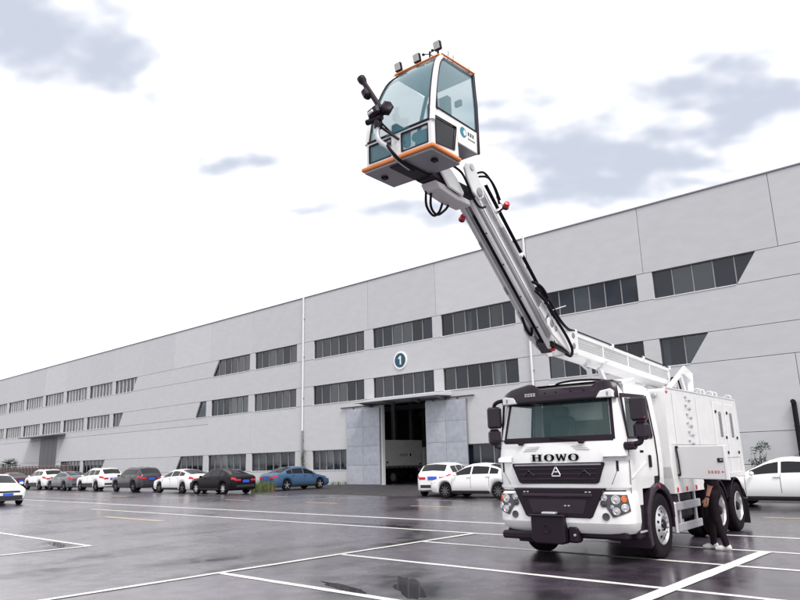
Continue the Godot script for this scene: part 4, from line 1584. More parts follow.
		box(st, Vector3(mx, 2.30, zz), Vector3(0.25, 0.37, 0.14), 0.035)
		obj(st, "mirror_housing", M.visor, mr)
		st = mk()
		box(st, Vector3(mx + 0.015 * s, 1.97, zz), Vector3(0.245, 0.28, 0.14), 0.06)
		obj(st, "wide_mirror_housing", M.visor, mr)
		st = mk()
		if s > 0:
			box(st, Vector3(mx + 0.08, 2.165, zz + 0.055), Vector3(0.05, 0.035, 0.02), 0.006)
			obj(st, "marker", M.red, mr)
			st = mk()
			tube(st, arc(Vector3.ZERO, [Vector3(1.10, 1.755, 1.06), Vector3(1.2, 1.77, 1.09), Vector3(1.30, 1.80, 1.07), Vector3(1.32, 1.9, 1.06)], 4), 0.042, 8)
			obj(st, "mirror_arm", M.black, mr)
			st = mk()
			box(st, Vector3(1.15, 1.75, 1.10), Vector3(0.17, 0.12, 0.2), 0.03)
			obj(st, "mirror_foot", M.black, mr)
		else:
			tube(st, arc(Vector3.ZERO, [Vector3(-0.96, 2.58, 1.12), Vector3(-1.08, 2.57, 1.16), Vector3(-1.18, 2.52, 1.15), Vector3(-1.20, 2.4, 1.14)], 4), 0.035, 8)
			obj(st, "mirror_arm", M.black, mr)
			st = mk()
			tube(st, [Vector3(-1.08, 1.76, 1.1), Vector3(-1.2, 1.80, 1.14), Vector3(-1.2, 1.9, 1.14)], 0.025, 8)
			obj(st, "mirror_arm", M.black, mr)
		# corner air deflector under the windscreen
		st = mk()
		var dk := [[0, 0.86], [0, 1.0], [1, 0.3], [1, 0.6], [1, 0.9]]
		smooth(st)
		fpatch(CAB, dk, [1.545, 1.60], s, 0.04, st)
		for i in dk.size() - 1:
			quad(st, fpt(CAB, dk[i][0], dk[i][1], 1.60, s, 0.04), fpt(CAB, dk[i + 1][0], dk[i + 1][1], 1.60, s, 0.04), fpt(CAB, dk[i + 1][0], dk[i + 1][1], 1.635, s, -0.005), fpt(CAB, dk[i][0], dk[i][1], 1.635, s, -0.005))
			quad(st, fpt(CAB, dk[i][0], dk[i][1], 1.545, s, 0.04), fpt(CAB, dk[i + 1][0], dk[i + 1][1], 1.545, s, 0.04), fpt(CAB, dk[i + 1][0], dk[i + 1][1], 1.53, s, -0.005), fpt(CAB, dk[i][0], dk[i][1], 1.53, s, -0.005))
		obj(st, "corner_deflector", M.white, cab)
		st = mk()
		fpatch(CAB, [[1, 0.15], [1, 0.27]], [1.38, 1.54], s, 0.004, st)
		obj(st, "air_slot", M.black, cab)
		st = mk()
		tube(st, [fpt(CAB, 1, 0.2, 1.40, s, 0.003), fpt(CAB, 0, 0.93, 1.13, s, 0.003)], 0.006, 5)
		obj(st, "panel_seam", M.joint, cab)
		# wheel arch
		st = mk()
		var q := []
		for i in 15:
			var an := lerpf(-0.42, PI + 0.1, i / 14.0)
			var rr := 0.70 if i > 3 else 0.68
			q.append(Vector2(cos(an) * 0.68, 0.49 + sin(an) * 0.68))
		for i in range(14, -1, -1):
			var an := lerpf(-0.42, PI + 0.1, i / 14.0)
			q.append(Vector2(cos(an) * 0.56, 0.49 + sin(an) * 0.575))
		prism(st, q, s * 0.66, s * 1.16, 0, 0.02)
		obj(st, "wheel_arch", M.visor, cab)
		st = mk()
		box(st, Vector3(s * 1.0, 1.215, -0.02), Vector3(0.22, 0.16, 0.26), 0.02)
		obj(st, "snorkel_box", M.black, cab)
		st = mk()
		lathe(st, [Vector2(0.028, 0), Vector2(0.026, 0.014), Vector2(0, 0.016)], Vector3(s * 1.16, 1.11, 0.06), Vector3(s, 0, 0), 12)
		obj(st, "marker_lamp", M.red, cab)
		# entry step
		st = mk()
		box(st, Vector3(s * 0.98, 0.62, 0.80), Vector3(0.24, 0.52, 0.32), 0.03)
		obj(st, "step_well", M.black, cab)
		st = mk()
		box(st, Vector3(s * 1.08, 0.475, 0.78), Vector3(0.10, 0.03, 0.28), 0.008)
		obj(st, "step", M.alu, cab)
	# upper grille
	var gr := part("grille", cab)
	st = mk()
	prism(st, [Vector2(-0.79, 1.52), Vector2(0.79, 1.52), Vector2(0.80, 1.49), Vector2(0.69, 1.225), Vector2(0.65, 1.20), Vector2(-0.65, 1.20), Vector2(-0.69, 1.225), Vector2(-0.80, 1.49)], 1.24, 1.325, 2, 0.012)
	obj(st, "grille_panel", M.black, gr)
	for y in [1.27, 1.345, 1.42]:
		st = mk()
		var hw := lerpf(0.67, 0.75, (y - 1.2) / 0.3)
		box(st, Vector3(0, y, 1.328), Vector3(hw * 2.0 - 0.1, 0.022, 0.016), 0.005)
		obj(st, "slat", M.visor, gr)
	st = mk()
	box(st, Vector3(0, 1.487, 1.327), Vector3(1.50, 0.026, 0.014), 0.004)
	obj(st, "trim_strip", M.steel_grey, gr)
	for x in [-0.48, 0.48]:
		for sx in [-1.0, 1.0]:
			st = mk()
			bar(st, Vector3(x, 1.40, 1.338), Vector3(x + 0.10 * sx, 1.32, 1.338), 0.02, 0.025, 0.004, Vector3.BACK)
			obj(st, "chevron", M.visor, gr)
	var em := part("emblem", gr)
	for e in [[-0.005, 1.455, -0.075, 1.33], [0.005, 1.455, 0.075, 1.33], [-0.075, 1.315, 0.075, 1.315], [-0.03, 1.38, 0.03, 1.38]]:
		st = mk()
		bar(st, Vector3(e[0], e[1], 1.342), Vector3(e[2], e[3], 1.342), 0.022, 0.02, 0.005, Vector3.BACK)
		obj(st, "emblem_bar", M.chrome, em)
	# maker's lettering
	var L := ["H", "O", "W", "O"]
	var lx := [-0.33, -0.11, 0.10, 0.31]
	for i in 4:
		text(L[i], "letter", 0.108, 1.72 if i != 2 else 1.25, 0.014, Vector3(lx[i], 1.60, 1.331), M.black_print, cab, "Droid Serif", 700)
	# louvres beside the wipers
	for s in [-1.0, 1.0]:
		for k in 3:
			st = mk()
			box(st, Vector3(s * (0.46 - k * 0.03), 1.72 + k * 0.03, 1.298), Vector3(0.24, 0.008, 0.012), 0.002)
			obj(st, "louvre", M.grey_panel, cab)
	st = mk()
	smooth(st)
	for s in [-1.0, 1.0]:
		fpatch(CAB, FRONT_KEYS.slice(0, 9), [1.135, 1.175], s, 0.028, st)
		fpatch(CAB, FRONT_KEYS.slice(0, 9), [1.175, 1.185], s, 0.018, st)
	obj(st, "front_lip", M.white, cab)
	# bumper
	var bp := part("bumper", t)
	st = mk()
	for s in [-1.0, 1.0]:
		smooth(st)
		fpatch(BUMP, FRONT_KEYS + [[2, 0.98], [2, 0.9]], [0.46, 0.52, 0.62], s, 0.0, st)
		smooth(st)
		fpatch(BUMP, FRONT_KEYS + [[2, 0.98], [2, 0.9]], [0.62, 0.64, 0.8, 0.95, 1.04, 1.08], s, 0.0, st)
	obj(st, "bumper_skin", M.white, bp)
	st = mk()
	box(st, Vector3(0, 0.98, 1.02), Vector3(2.0, 0.26, 0.4), 0.03)
	obj(st, "bumper_core", M.steel_grey, bp)
	st = mk()
	prism(st, [Vector2(-0.76, 1.13), Vector2(0.78, 1.13), Vector2(0.57, 0.715), Vector2(0.53, 0.69), Vector2(-0.53, 0.69), Vector2(-0.57, 0.715)], 1.20, 1.385, 2, 0.014)
	obj(st, "centre_panel", M.black, bp)
	st = mk()
	prism(st, [Vector2(-0.50, 0.965), Vector2(0.50, 0.965), Vector2(0.43, 0.76), Vector2(-0.43, 0.76)], 1.36, 1.389, 2)
	obj(st, "intake", M.visor, bp)
	st = mk()
	box(st, Vector3(0, 1.025, 1.392), Vector3(1.2, 0.05, 0.03), 0.012)
	obj(st, "intake_bar", M.visor, bp)
	for x in [-0.56, -0.5, 0.5, 0.56, 0.14, 0.2]:
		st = mk()
		box(st, Vector3(x, 1.075 if absf(x) > 0.3 else 0.87, 1.392), Vector3(0.035, 0.02, 0.012), 0.004)
		obj(st, "clip", M.alu, bp)
	st = mk()
	box(st, Vector3(0, 0.44, 1.08), Vector3(2.02, 0.12, 0.3), 0.03)
	obj(st, "lower_beam", M.black, bp)
	for s in [-1.0, 1.0]:
		var h := part("headlight", bp)
		obj(lerp_patch(BUMP, [Vector2(0.74, 1.045), Vector2(1.58, 1.035), Vector2(1.66, 0.80), Vector2(0.98, 0.71)], s, 0.012, 8), "lens_housing", M.lens_dark, h)
		for e in [[0.86, 0.99, 0.05, 1], [0.84, 0.905, 0.05, 0], [1.12, 0.965, 0.068, 1], [1.42, 0.975, 0.045, 2], [1.10, 0.80, 0.058, 1], [1.42, 0.85, 0.058, 1], [0.98, 0.86, 0.03, 1]]:
			var sk := 0 if e[0] <= 1.0 else 1
			var v: float = e[0] if e[0] <= 1.0 else e[0] - 1.0
			var p := fpt(BUMP, sk, v, e[1], s, 0.008)
			var nn := fpt(BUMP, sk, v, e[1], s, 0.10) - p
			st = mk()
			lathe(st, [Vector2(e[2], 0.0), Vector2(e[2], 0.014), Vector2(e[2] * 0.8, 0.018), Vector2(e[2] * 0.66, 0.008), Vector2(e[2] * 0.3, 0.012), Vector2(0, 0.02)], p, nn, 16)
			obj(st, "lamp_unit", [M.lens_dark, M.silver, M.amber][e[3]], h)
		var fp := fpt(BUMP, 0, 0.86, 0.72, s, 0.004)
		st = mk()
		lathe(st, [Vector2(0.058, 0.0), Vector2(0.055, 0.014), Vector2(0.045, 0.012), Vector2(0, 0.006)], fp, Vector3.BACK, 18)
		obj(st, "fog_lamp", M.lens_dark, bp)
	# black mounting block on the nose
	var mb := part("front_mount", t)
	st = mk()
	prism(st, [Vector2(-0.44, 0.72), Vector2(0.13, 0.72), Vector2(0.13, 0.34), Vector2(0.08, 0.30), Vector2(-0.36, 0.30), Vector2(-0.44, 0.36)], 1.20, 1.47, 2, 0.02)
	obj(st, "mount_block", M.black, mb)
	st = mk()
	box(st, Vector3(-0.155, 0.725, 1.38), Vector3(0.6, 0.025, 0.24), 0.006)
	obj(st, "mount_plate", M.visor, mb)
	st = mk()
	box(st, Vector3(-0.12, 0.757, 1.43), Vector3(0.24, 0.04, 0.12), 0.016)
	obj(st, "hook", M.alu, mb)
	st = mk()
	lathe(st, [Vector2(0.07, 0), Vector2(0.06, 0.015), Vector2(0.045, 0.0), Vector2(0, 0)], Vector3(-0.16, 0.52, 1.468), Vector3.BACK, 16)
	obj(st, "socket", M.black_matt, mb)
	st = mk()
	box(st, Vector3(-0.72, 0.40, 1.28), Vector3(0.62, 0.12, 0.2), 0.03)
	obj(st, "mount_arm", M.black, mb)
	st = mk()
	box(st, Vector3(0.22, 0.44, 1.27), Vector3(0.17, 0.24, 0.2), 0.03)
	obj(st, "mount_cheek", M.black, mb)
	st = mk()
	lathe(st, [Vector2(0.02, 0), Vector2(0.018, 0.02), Vector2(0, 0.024)], Vector3(0.26, 0.44, 1.37), Vector3.BACK, 10)
	obj(st, "bolt", M.alu, mb)

func build_box(t: Node3D) -> void:
	var b := part("equipment_box", t)
	var st := mk()
	# the near side has a real recess behind the open control panel
	prism(st, [Vector2(-0.62, 0.96), Vector2(-0.55, 1.4), Vector2(-0.62, 2.70), Vector2(-0.66, 2.74), Vector2(-5.42, 2.76), Vector2(-5.50, 1.10), Vector2(-4.1, 1.12), Vector2(-2.9, 1.12), Vector2(-2.7, 0.96)], -1.185, 0.80, 0, 0.0)
	prism(st, [Vector2(-0.597, 1.21), Vector2(-0.55, 1.4), Vector2(-0.571, 1.745), Vector2(-0.97, 1.745), Vector2(-0.97, 1.21)], 0.80, 1.185, 0, 0.0)
	prism(st, [Vector2(-0.62, 0.96), Vector2(-0.597, 1.21), Vector2(-5.495, 1.21), Vector2(-5.50, 1.10), Vector2(-4.1, 1.12), Vector2(-2.9, 1.12), Vector2(-2.7, 0.96)], 0.80, 1.185, 0, 0.0)
	prism(st, [Vector2(-0.571, 1.745), Vector2(-0.62, 2.70), Vector2(-0.66, 2.74), Vector2(-5.42, 2.76), Vector2(-5.469, 1.745)], 0.80, 1.185, 0, 0.0)
	prism(st, [Vector2(-1.83, 1.21), Vector2(-1.83, 1.745), Vector2(-5.469, 1.745), Vector2(-5.495, 1.21)], 0.80, 1.185, 0, 0.0)
	obj(st, "body", M.white, b)
	# roof edge rails
	for s in [-1.0, 1.0]:
		st = mk()
		bar(st, Vector3(s * 1.17, 2.755, -0.7), Vector3(s * 1.17, 2.775, -5.40), 0.05, 0.035, 0.008)
		obj(st, "roof_edge", M.white_b, b)
		for z in [-2.9, -3.15, -3.75, -4.05, -5.2]:
			st = mk()
			tube(st, arc(Vector3.ZERO, [Vector3(s * 1.15, 2.76, z), Vector3(s * 1.15, 2.86, z - 0.02), Vector3(s * 1.05, 2.88, z - 0.03), Vector3(s * 0.95, 2.76, z - 0.03)], 3), 0.014, 6)
			obj(st, "roof_hoop", M.white_b, b)
		st = mk()
		box(st, Vector3(s * 1.19, 2.68, -0.72), Vector3(0.02, 0.045, 0.06), 0.006)
		obj(st, "marker_lamp", M.red, b)
		for z in [-0.76, -1.26, -1.80]:
			st = mk()
			box(st, Vector3(s * 1.19, 1.02, z), Vector3(0.02, 0.075, 0.06), 0.005)
			obj(st, "reflector", M.red, b)
		# folding rungs up the side
		for i in 6:
			var y := 1.82 + i * 0.16
			for k in [-1.0, 1.0]:
				st = mk()
				box(st, Vector3(s * 1.198, y + 0.03 * k, -1.83 + 0.11 * k - 0.03 * (i % 2)), Vector3(0.03, 0.035, 0.075), 0.008)
				obj(st, "rung_bracket", M.alu, b)
			st = mk()
			bar(st, Vector3(s * 1.215, y, -1.74), Vector3(s * 1.215, y, -1.92), 0.012, 0.012)
			obj(st, "rung", M.white_b, b)
		# rear lockers: door panels, slotted vents, locks
		for z in [-3.92, -4.78]:
			var dr := part("locker_door", b)
			st = mk()
			box(st, Vector3(s * 1.19, 2.08, z), Vector3(0.018, 1.12, 0.78), 0.006)
			obj(st, "leaf", M.white, dr)
			st = mk()
			box(st, Vector3(s * 1.2, 2.2, z), Vector3(0.012, 0.52, 0.17), 0.003)
			obj(st, "vent_frame", M.steel_grey, dr)
			for k in 9:
				st = mk()
				box(st, Vector3(s * 1.208, 1.985 + k * 0.053, z), Vector3(0.012, 0.04, 0.15), 0.003, Basis(Vector3.BACK, 0.15 * s))
				obj(st, "vent_slat", M.steel_grey, dr)
			for e in [[2.45, 0.30], [1.62, -0.31], [1.93, -0.32]]:
				st = mk()
				lathe(st, [Vector2(0.035, 0), Vector2(0.03, 0.02), Vector2(0, 0.022)], Vector3(s * 1.2, e[0], z + e[1]), Vector3(s, 0, 0), 10)
				obj(st, "lock", M.black, dr)
		for z in [-0.98, -2.35, -3.46, -4.35, -5.2]:
			st = mk()
			box(st, Vector3(s * 1.1865, 2.22 if z > -3.0 else 1.95, z), Vector3(0.006, 0.9 if z > -3.0 else 1.45, 0.012))
			obj(st, "panel_seam", M.seam, b)
		st = mk()
		box(st, Vector3(s * 1.1865, 1.775, -3.0), Vector3(0.006, 0.012, 4.6))
		obj(st, "panel_seam", M.seam, b)
		for i in 22:
			st = mk()
			lathe(st, [Vector2(0.008, 0), Vector2(0.006, 0.004), Vector2(0, 0.005)], Vector3(s * 1.185, 2.70, -0.8 - i * 0.21), Vector3(s, 0, 0), 6)
			obj(st, "rivet", M.alu, b)
		# lower edge plates over the wheels
		st = mk()
		box(st, Vector3(s * 1.19, 1.16, -4.3), Vector3(0.02, 0.10, 2.2), 0.006)
		obj(st, "lower_plate", M.white_b, b)
		st = mk()
		box(st, Vector3(s * 1.19, 1.48, -2.9), Vector3(0.012, 0.56, 0.9), 0.004)
		obj(st, "locker_leaf", M.white, b)
	st = mk()
	for k in 2:
		st = mk()
		lathe(st, [Vector2(0.05, 0), Vector2(0.05, 0.02), Vector2(0.03, 0.03), Vector2(0, 0.03)], Vector3(1.02 - k * 2.04, 2.62, -0.575), Vector3(0, 0.05, 1), 12)
		obj(st, "front_lamp", M.alu, b)
	# open locker with its panel swung out at a right angle
	var dp := part("control_panel", t)
	dp.set_meta("label", "grey control panel swung out from the truck's side")
	st = mk()
	prism(st, [Vector2(1.20, 1.75), Vector2(1.20, 1.20), Vector2(2.01, 1.175), Vector2(2.01, 1.735)], -0.93, -0.86, 2, 0.012)
	obj(st, "panel_body", M.grey_panel, dp)
	st = mk()
	box(st, Vector3(1.985, 1.455, -0.857), Vector3(0.05, 0.55, 0.012), 0.004)
	obj(st, "edge_strip", M.white, dp)
	st = mk()
	box(st, Vector3(1.90, 1.495, -0.855), Vector3(0.09, 0.07, 0.016), 0.006)
	obj(st, "switch_box", M.black, dp)
	st = mk()
	box(st, Vector3(1.915, 1.5, -0.846), Vector3(0.04, 0.03, 0.008), 0.002)
	obj(st, "display", M.steel_grey, dp)
	# small red printed characters and an arrow
	var cr := RandomNumberGenerator.new(); cr.seed = 77
	for i in 4:
		st = mk()
		var x := 1.705 + i * 0.05
		for q in [[0.0, 0.016, 0.036, 0.006], [0.0, 0.0, 0.03, 0.006], [0.0, -0.016, 0.038, 0.006], [-0.012 + 0.008 * (i % 3), 0.0, 0.007, 0.044]]:
			box(st, Vector3(x + q[0], 1.305 + q[1], -0.8585), Vector3(q[2], q[3], 0.003))
		obj(st, "character", M.red_print, dp)
	st = mk()
	prism(st, [Vector2(1.90, 1.318), Vector2(1.90, 1.292), Vector2(1.955, 1.305)], -0.86, -0.857, 2)
	obj(st, "arrow", M.red_print, dp)
	st = mk()
	tube(st, [Vector3(1.205, 1.73, -0.85), Vector3(1.23, 1.5, -0.835), Vector3(1.235, 1.26, -0.84)], 0.014, 6)
	obj(st, "gas_strut", M.black, dp)
	for y in [1.73, 1.26]:
		st = mk()
		box(st, Vector3(1.215, y, -0.85), Vector3(0.045, 0.04, 0.03), 0.008)
		obj(st, "strut_mount", M.black, dp)

func build_boom(t: Node3D) -> void:
	var tu := part("turret", t)
	var st := mk()
	lathe(st, [Vector2(0.55, 2.74), Vector2(0.55, 2.86), Vector2(0.48, 2.90), Vector2(0, 2.90)], Vector3(0, 0, -4.5), Vector3.UP, 28)
	obj(st, "slew_ring", M.white_b, tu)
	for s in [-1.0, 1.0]:
		# frame plate with a triangular opening: three bars
		for e in [[-3.62, 2.98, -4.98, 3.56, 0.12], [-4.95, 3.56, -5.38, 3.46, 0.13], [-5.36, 3.48, -5.25, 2.86, 0.13], [-3.7, 2.93, -5.25, 2.90, 0.14], [-4.62, 3.40, -4.9, 2.95, 0.08]]:
			st = mk()
			bar(st, Vector3(s * 0.29, e[1], e[0]), Vector3(s * 0.29, e[3], e[2]), 0.05, e[4], 0.012)
			obj(st, "frame_bar", M.white, tu)
		st = mk()
		prism(st, [Vector2(-4.72, 3.42), Vector2(-5.0, 3.58), Vector2(-5.38, 3.48), Vector2(-5.30, 3.30), Vector2(-5.0, 3.36)], s * 0.28, s * 0.32, 0, 0.008)
		obj(st, "gusset", M.white, tu)
	for k in 5:
		st = mk()
		tube(st, arc(Vector3.ZERO, [Vector3(0.22 - 0.09 * k, 3.18, -4.2 - 0.05 * k), Vector3(0.24 - 0.09 * k, 3.30 + 0.02 * k, -4.5), Vector3(0.2 - 0.08 * k, 3.16, -4.8), Vector3(0.2 - 0.09 * k, 2.92, -4.9)], 4), 0.02, 6)
		obj(st, "hose", M.hose, tu)
	# lower boom
	var lb := part("lower_boom", t)
	var A := Vector3(0, 3.27, -4.9)
	var B := Vector3(0, 3.51, 0.72)
	var bs := dirbasis(B - A)
	var len := A.distance_to(B)
	var P := func(x: float, u: float, l: float) -> Vector3: return A + bs * Vector3(x, u, l)
	st = mk()
	bar(st, P.call(0, -0.14, 0.3), P.call(0, -0.14, len), 0.40, 0.12, 0.012)
	obj(st, "main_beam", M.white, lb)
	for s in [-1.0, 1.0]:
		st = mk()
		bar(st, P.call(s * 0.18, 0.155, 0.75), P.call(s * 0.18, 0.155, len), 0.05, 0.07, 0.01)
		obj(st, "top_rail", M.white, lb)
		for i in 5:
			st = mk()
			var l := 0.77 + (len - 0.82) * i / 4.0
			bar(st, P.call(s * 0.183, -0.085, l), P.call(s * 0.183, 0.125, l), 0.03 if i % 4 else 0.09, 0.035, 0.004, Vector3.RIGHT)
			obj(st, "post", M.white, lb)
		# expanded metal guard: crossing strips
		st = mk()
		var n := 74
		for i in n:
			var l := 0.78 + (len - 0.9) * i / n
			bar(st, P.call(s * 0.186, -0.085, l), P.call(s * 0.186, 0.125, minf(l + 0.14, len - 0.02)), 0.008, 0.02)
			bar(st, P.call(s * 0.178, -0.085, minf(l + 0.14, len - 0.02)), P.call(s * 0.178, 0.125, l), 0.008, 0.02)
		var gm := obj(st, "mesh_guard", M.white_b, lb)
		gm.set_meta("kind", "stuff")
		st = mk()
		tube(st, [P.call(s * 0.19, 0.225, 0.6), P.call(s * 0.19, 0.225, len * 0.5), P.call(s * 0.19, 0.225, len - 0.05)], 0.013, 6)
		obj(st, "hydraulic_line", M.hose, lb)
		for i in 4:
			st = mk()
			box(st, P.call(s * 0.19, 0.205, 0.7 + i * (len - 0.8) / 3.0), Vector3(0.06, 0.08, 0.07), 0.01, bs)
			obj(st, "line_clip", M.white, lb)
	st = mk()
	bar(st, P.call(0, 0.02, 0.7), P.call(0, 0.02, len - 0.05), 0.24, 0.18, 0.01)
	obj(st, "inner_beam", M.alu, lb)
	# boom rest behind the cab
	var rs := part("boom_rest", t)
	for s in [-1.0, 1.0]:
		st = mk()
		bar(st, Vector3(s * 0.16, 2.70, -0.72), Vector3(s * 0.10, 3.20, -0.50), 0.09, 0.07, 0.012)
		obj(st, "leg", M.white, rs)
		st = mk()
		bar(st, Vector3(s * 0.09, 3.14, -0.52), Vector3(s * 0.26, 3.32, -0.50), 0.06, 0.05, 0.01)
		obj(st, "fork", M.white, rs)
	# elbow
	var el := part("elbow", t)
	for s in [-1.0, 1.0]:
		st = mk()
		prism(st, [Vector2(0.60, 3.70), Vector2(0.86, 3.70), Vector2(1.22, 3.66), Vector2(1.42, 3.80), Vector2(1.58, 3.84), Vector2(1.70, 3.78), Vector2(1.69, 3.67), Vector2(1.54, 3.53), Vector2(1.25, 3.40), Vector2(0.90, 3.29), Vector2(0.62, 3.33)], s * 0.205, s * 0.235, 0, 0.01)
		obj(st, "cheek_plate", M.white, el)
		for e in [[1.57, 3.72, 0.04], [1.44, 3.65, 0.022], [0.80, 3.62, 0.03], [0.80, 3.44, 0.03]]:
			st = mk()
			lathe(st, [Vector2(e[2] + 0.02, 0.23), Vector2(e[2] + 0.02, 0.246), Vector2(e[2], 0.25), Vector2(0, 0.252)], Vector3(0, e[1], e[0]), Vector3(s, 0, 0), 14)
			obj(st, "pin", M.steel_grey, el)
		st = mk()
		prism(st, [Vector2(1.62, 3.90), Vector2(1.82, 4.02), Vector2(1.92, 3.92), Vector2(1.74, 3.76)], s * 0.19, s * 0.215, 0, 0.006)
		obj(st, "bracket_plate", M.grey_panel, el)
	st = mk()
	tube(st, [Vector3(0.08, 3.36, 0.75), Vector3(0.06, 3.44, 1.30)], 0.05, 12)
	obj(st, "link_cylinder", M.black, el)
	for h in [[[0.27, 4.16, 2.12], [0.28, 4.06, 1.87], [0.28, 3.95, 1.68], [0.29, 3.80, 1.52], [0.29, 3.65, 1.31], [0.29, 3.52, 1.14], [0.29, 3.36, 1.0], [0.27, 3.24, 1.02], [0.24, 3.26, 1.14]], [[0.25, 4.22, 2.05], [0.27, 4.14, 1.80], [0.28, 4.02, 1.62], [0.28, 3.86, 1.44], [0.27, 3.74, 1.2], [0.24, 3.70, 0.95], [0.195, 3.72, 0.66]], [[0.25, 4.30, 2.16], [0.29, 4.25, 1.95], [0.30, 4.10, 1.78], [0.26, 4.00, 1.80]]]:
		st = mk()
		var hp := []
		for p in h:
			hp.append(Vector3(p[0], p[1], p[2]))
		tube(st, arc(Vector3.ZERO, hp, 4), 0.024, 8)
		obj(st, "hose", M.hose, el)
	st = mk()
	tube(st, [Vector3(0.28, 3.92, 1.62), Vector3(0.34, 4.05, 1.22)], 0.008, 5)
	obj(st, "aerial", M.white_b, el)
	# upper boom: telescoping beams side by side
	var ub := part("upper_boom", t)
	var C := Vector3(-0.045, 3.50, 1.13)
	var d := Vector3(0, 0.661, 0.750)
	var bu := Basis(Vector3.RIGHT, Vector3(0, 0.750, -0.661), d)
	var Q := func(x: float, u: float, l: float) -> Vector3: return C + bu * Vector3(x, u, l)
	var bb := func(called: String, m: Material, x0: float, x1: float, u0: float, u1: float, l0: float, l1: float, bev := 0.012) -> void:
		var s2 := mk()
		box(s2, Q.call((x0 + x1) * 0.5, (u0 + u1) * 0.5, (l0 + l1) * 0.5), Vector3(x1 - x0, u1 - u0, l1 - l0), bev, bu)
		obj(s2, called, m, ub)
	bb.call("outer_rail", M.white_b, -0.19, -0.14, -0.17, 0.10, 0.14, 3.15, 0.02)
	bb.call("slide_rail", M.white_b, -0.128, -0.092, -0.185, 0.10, 0.30, 3.05)
	bb.call("slide_bar", M.alu, -0.088, -0.058, -0.15, 0.08, 0.2, 3.10)
	bb.call("inner_beam", M.hose, -0.054, 0.012, -0.16, 0.14, -0.02, 2.70)
	bb.call("outer_rail", M.white, 0.017, 0.09, -0.20, 0.14, 0.0, 3.05, 0.02)
	bb.call("side_plate", M.alu, 0.093, 0.138, -0.15, 0.05, 0.2, 3.0)
	bb.call("wear_strip", M.white, 0.139, 0.15, -0.10, -0.06, 0.22, 2.95, 0.004)
	bb.call("back_beam", M.white_b, -0.18, 0.11, 0.142, 0.165, 0.2, 3.05)
	bb.call("end_block", M.steel_dark, -0.15, 0.05, -0.17, 0.10, -0.10, 0.13)
	bb.call("end_cap", M.red_print, 0.055, 0.14, -0.20, -0.08, -0.05, -0.003)
	# long cylinder and its hoses along the right side
	st = mk()
	tube(st, [Q.call(0.172, 0.08, 0.45), Q.call(0.172, 0.08, 2.3)], 0.04, 12)
	obj(st, "ram_tube", M.alu, ub)
	st = mk()
	tube(st, [Q.call(0.172, 0.08, 2.3), Q.call(0.172, 0.08, 3.05)], 0.026, 10)
	obj(st, "ram_rod", M.chrome, ub)
	for x in [0.198, 0.226]:
		st = mk()
		tube(st, [Q.call(x, 0.165, 0.35), Q.call(x, 0.165, 1.6), Q.call(x, 0.165, 3.0)], 0.016, 6)
		obj(st, "hydraulic_line", M.hose, ub)
	for l in [0.7, 1.7, 2.55]:
		st = mk()
		box(st, Q.call(0.20, 0.13, l), Vector3(0.10, 0.10, 0.06), 0.015, bu)
		obj(st, "line_clip", M.white, ub)
	for l in [0.45, 1.3, 2.2]:
		st = mk()
		box(st, Q.call(-0.15, -0.19, l), Vector3(0.03, 0.025, 0.16), 0.008, bu)
		obj(st, "wear_pad", M.steel_grey, ub)
	for l in [0.5, 1.15, 1.8, 2.4]:
		st = mk()
		lathe(st, [Vector2(0.014, 0), Vector2(0.014, 0.012), Vector2(0, 0.012)], Q.call(0.055, -0.2, l), bu * Vector3(0, -1, 0), 8)
		obj(st, "bolt", M.steel_dark, ub)
	st = mk()
	tube(st, arc(Vector3.ZERO, [Q.call(-0.11, -0.2, 0.75), Q.call(-0.12, -0.25, 0.55), Q.call(-0.10, -0.24, 0.38), Q.call(-0.05, -0.19, 0.5)], 4), 0.022, 6)
	obj(st, "hose", M.hose, ub)
	# jib head carrying the cabin
	var jh := part("jib_head", t)
	for s in [-1.0, 1.0]:
		st = mk()
		prism(st, [Vector2(4.52, 5.50), Vector2(4.34, 5.57), Vector2(4.20, 5.55), Vector2(4.06, 5.46), Vector2(3.90, 5.29), Vector2(3.92, 5.23), Vector2(4.26, 5.27), Vector2(4.36, 5.36)], s * 0.15, s * 0.19, 0, 0.012)
		obj(st, "cheek_plate", M.white, jh)
		st = mk()
		prism(st, [Vector2(3.93, 5.66), Vector2(3.88, 5.74), Vector2(3.72, 5.80), Vector2(3.62, 5.72), Vector2(3.44, 5.46), Vector2(3.44, 5.34), Vector2(3.56, 5.26), Vector2(3.74, 5.34), Vector2(3.86, 5.5)], s * 0.20, s * 0.235, 0, 0.012)
		obj(st, "link_plate", M.white_b, jh)
		st = mk()
		lathe(st, [Vector2(0.07, 0.2), Vector2(0.07, 0.25), Vector2(0.04, 0.26), Vector2(0, 0.26)], Vector3(0, 5.38, 3.57), Vector3(s, 0, 0), 16)
		obj(st, "pin", M.steel_grey, jh)
		st = mk()
		lathe(st, [Vector2(0.05, 0.2), Vector2(0.05, 0.25), Vector2(0, 0.255)], Vector3(0, 5.72, 3.74), Vector3(s, 0, 0), 14)
		obj(st, "pin", M.alu, jh)
	st = mk()
	prism(st, [Vector2(4.50, 5.31), Vector2(4.42, 5.22), Vector2(4.02, 5.17), Vector2(3.66, 5.17), Vector2(3.68, 5.26), Vector2(4.05, 5.26), Vector2(4.30, 5.31)], -0.135, 0.135, 0, 0.012)
	obj(st, "belly_plate", M.grey_panel, jh)
	st = mk()
	bar(st, Vector3(0, 5.40, 4.62), Vector3(0, 5.40, 3.5), 0.28, 0.16, 0.03)
	obj(st, "cross_block", M.black, jh)
